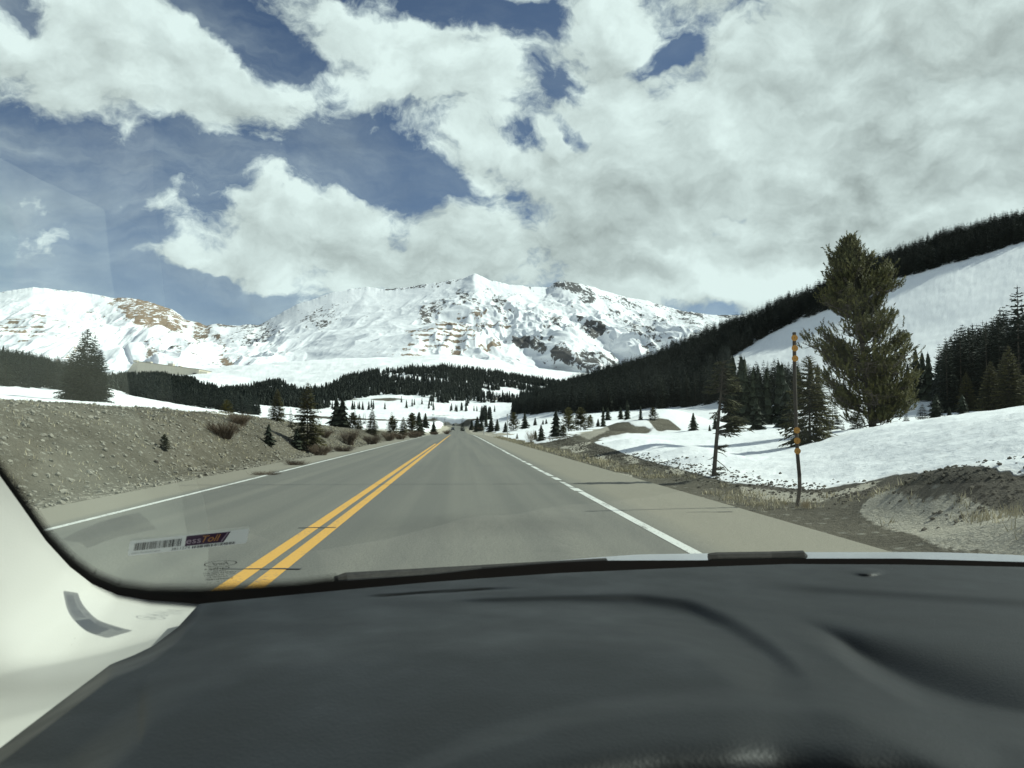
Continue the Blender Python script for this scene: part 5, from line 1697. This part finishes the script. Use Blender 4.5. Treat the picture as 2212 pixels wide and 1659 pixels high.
# text drawn on the glass
def text_tris(body, shear=0.0):
    cu = bpy.data.curves.new("t", 'FONT'); cu.body = body; cu.size = 1.0; cu.shear = shear; cu.resolution_u = 3
    o = bpy.data.objects.new("t", cu); COL.objects.link(o)
    dg = bpy.context.evaluated_depsgraph_get()
    me = bpy.data.meshes.new_from_object(o.evaluated_get(dg))
    me.calc_loop_triangles()
    V = np.array([v.co[:2] for v in me.vertices]); F = np.array([t_.vertices[:] for t_ in me.loop_triangles])
    bpy.data.objects.remove(o); bpy.data.curves.remove(cu); bpy.data.meshes.remove(me)
    lo, hi = V.min(0), V.max(0)
    return (V - lo) / (hi - lo), F
class Decal:
    def __init__(s, quad):            # tl, tr, br, bl in 1024 px
        s.q = np.array(quad, float); s.g = Geo()
    def px(s, x, y):
        tl, tr_, br_, bl = s.q
        return (bl * (1 - x) + br_ * x) * (1 - y) + (tl * (1 - x) + tr_ * x) * y
    def poly(s, pts, m, off):
        g = s.g; c = np.mean(pts, 0)
        V = [on_glass(*s.px(*p), off) for p in list(pts) + [tuple(c)]]
        n = len(pts); g.add(V, [(i, (i + 1) % n, n) for i in range(n)], m)
    def rect(s, x0, x1, y0, y1, m, off):
        s.poly([(x0, y0), (x1, y0), (x1, y1), (x0, y1)], m, off)
    def text(s, body, x0, x1, y0, y1, m, off, mirror=False, shear=0.0):
        V, F = text_tris(body, shear)
        xs = V[:, 0] if not mirror else 1 - V[:, 0]
        W = [on_glass(*s.px(x0 + (x1 - x0) * a, y0 + (y1 - y0) * b_), off) for a, b_ in zip(xs, V[:, 1])]
        s.g.add(W, F, m)
MS = [M_STKR, M_INK, M_INKG, M_PURP, M_LIL, M_ORI]
D = Decal([(130.0, 541.0), (249.5, 528.6), (246.5, 543.0), (127.5, 556.0)])
cr = []
for cx_, cy_, a0 in [(.985, .14, -90), (.985, .86, 0), (.015, .86, 90), (.015, .14, 180)]:
    for k in range(4):
        a = math.radians(a0 + k * 30); cr.append((cx_ + .015 * math.cos(a), cy_ + .14 * math.sin(a)))
D.poly(cr, 0, .0024)
r_ = random.Random(6)
x = .045
while x < .44:
    w_ = r_.choice([.004, .004, .008, .013]); D.rect(x, x + w_, .30, .80, 2 if x < .33 else 1, .0032); x += w_ + r_.choice([.003, .004, .007])
D.poly([(.475, .24), (.80, .24), (.845, .93), (.475, .93)], 3, .0032)
D.text("ess", .482, .605, .38, .66, 4, .0040)
D.text("Toll", .615, .765, .38, .82, 5, .0040, shear=.3)
D.poly([(.775, .30), (.785, .30), (.83, .90), (.82, .90)], 4, .0038)
D.text("3811274", .365, .52, .05, .22, 1, .0034)
x = .54
while x < .90:
    w_ = r_.choice([.004, .004, .007, .010]); D.rect(x, x + w_, .03, .20, 1, .0034); x += w_ + r_.choice([.003, .004, .008])
D.text("expresstoll.com", .03, .27, .06, .20, 2, .0034, mirror=True)
link("toll_sticker", D.g.mesh("toll_sticker", MS), WS)
# maker's mark, printed on the outside and so seen mirrored
D = Decal([(203.5, 561.5), (239.5, 558.9), (239.5, 584.4), (203.5, 587.0)])
n = 40
def ell(r0): return [(.47 + .46 * r0 * math.cos(a), .87 + .115 * r0 * math.sin(a)) for a in np.linspace(0, 2 * math.pi, n, endpoint=False)]
A_, B_ = ell(1.0), ell(.93)
V = [on_glass(*D.px(*p), .002) for p in A_ + B_]
D.g.add(V, [(i, (i + 1) % n, n + (i + 1) % n, n + i) for i in range(n)], 1)
D.text("Ford", .24, .70, .81, .93, 1, .002, mirror=True, shear=.4)
D.text("Carlite", .16, .72, .64, .74, 1, .002, mirror=True)
D.text("®", .02, .10, .65, .71, 1, .002, mirror=True)
D.text("SOLAR", .26, .62, .57, .615, 1, .002, mirror=True)
D.text("LAMINATED AS1", .0, .90, .495, .54, 1, .002, mirror=True)
D.text("DOT-376 M#HA1", .03, .86, .42, .465, 1, .002, mirror=True)
D.text("AS3T08-1", .18, .68, .345, .39, 1, .002, mirror=True)
D.text("SoundScreen", .06, .82, .245, .32, 1, .002, mirror=True)
D.text("17", .36, .42, .16, .20, 1, .002, mirror=True)
for i in range(7):
    D.rect(.42 + i * .08, .43 + i * .08, .17, .195, 1, .002)
for i in range(4):
    D.rect(.02 + i * .16, .035 + i * .16, .06, .085, 1, .002)
link("maker_mark", D.g.mesh("maker_mark", MS), WS)

# pale A-pillar trim between the glass and the dashboard
def pillar():
    inner = [(-420, -60), (-200, 200), (-60, 395), (0, 476), (20, 504), (46, 541), (70, 567), (92, 584), (118, 595), (150, 600.5), (180, 602.5), (203, 604.5)]
    outer = [(-760, -60), (-740, 200), (-700, 440), (-620, 600), (-560, 720), (-430, 790), (-330, 830), (-250, 850), (-170, 860), (-100, 860), (-60, 850), (-20, 830)]
    mid = [(-600, -60), (-460, 200), (-340, 430), (-200, 560), (-150, 610), (-90, 650), (-45, 680), (0, 690), (45, 690), (105, 680), (150, 668), (195, 640)]
    n = len(inner); T_ = np.linspace(0, n - 1, 120)
    f = lambda pl: np.stack([np.interp(T_, range(n), [p[k] for p in pl]) for k in (0, 1)], 1)
    a, m_, c = f(inner), f(mid), f(outer)
    rows = []
    for s in np.linspace(0, 1, 40):
        q = (1 - s) ** 2 * a + 2 * s * (1 - s) * m_ + s * s * c
        row = []
        for (px, py), (ax, ay) in zip(q, a):
            g0 = np.linalg.norm(on_glass(ax, ay, .010) - CAM)
            r = ray(px, py)
            d1 = .60
            d = g0 + (d1 - g0) * s ** .9 + .012 * math.sin(math.pi * s)
            if px > -100 and py > 600:
                pl = (1.13 - CAMZ) / r[2] if r[2] < 0 else 9
                d = max(d, min(pl, .78))
            row.append(CAM + r * d)
        rows.append(row)
    P = np.array(rows)
    # smooth the sheet
    for _ in range(6):
        Q = P.copy()
        Q[1:-1, 1:-1] = (P[:-2, 1:-1] + P[2:, 1:-1] + P[1:-1, :-2] + P[1:-1, 2:]) / 4
        P = Q
    me = np_mesh("pillar_trim", P.reshape(-1, 3), grid_faces(P.shape[0], P.shape[1]), [M_TRIM])
    link("pillar_trim", me, CAR)
pillar()

# roof, rear shell and door tops close the cabin behind and above the picture
def shell():
    g = Geo()
    top = [glass_pt(s, 1.0) for s in range(-240, 1700, 60)]
    V = []
    ys = [0, -.3, -.8, -1.5, -2.2]
    for k, yy in enumerate(ys):
        for p in top:
            q = p.copy(); q[1] += yy if k else 0; q[2] += .05 * min(k, 2)
            V.append(q)
    F = grid_faces(len(ys), len(top))
    g.add(V, F)
    link("roof_lining", g.mesh("roof_lining", [M_HEAD]), CAR)
shell()

# outside: hood and wipers
def hood():
    xs = np.linspace(-.75, 1.55, 60); ys = np.linspace(1.16, 2.5, 30)
    X, Y = np.meshgrid(xs, ys)
    crest = np.interp(xs, [-.75, -.1, .12, .22, .45, .8, 1.1, 1.55], [-.12, -.080, -.053, -.042, -.0270, -.0255, -.0285, -.058])
    Z = 1.135 + crest[None, :] + .012 * sstep(1.16, 1.35, Y) - .14 * np.clip(Y - 1.3, 0, 2) ** 1.3
    me = np_mesh("hood", np.stack([X, Y, Z], -1).reshape(-1, 3), grid_faces(30, 60), [M_HOOD])
    me.flip_normals()
    link("hood", me, CAR)
hood()
def wiper(pts, rad, label=None):
    P = [on_glass(px, py, -.03) for px, py in pts]
    g = Geo(); g.tube(P, rad, 8)
    o = link("wiper", g.mesh("wiper", [M_RUB]), CAR)
wiper([(335, 582), (345, 579.5), (480, 570), (606, 561.5)], [.006, .0075, .006, .0045])
wiper([(709, 557.5), (716, 557), (770, 556), (803, 555), (806, 556.5)], [.0055, .0062, .0060, .0060, .003])
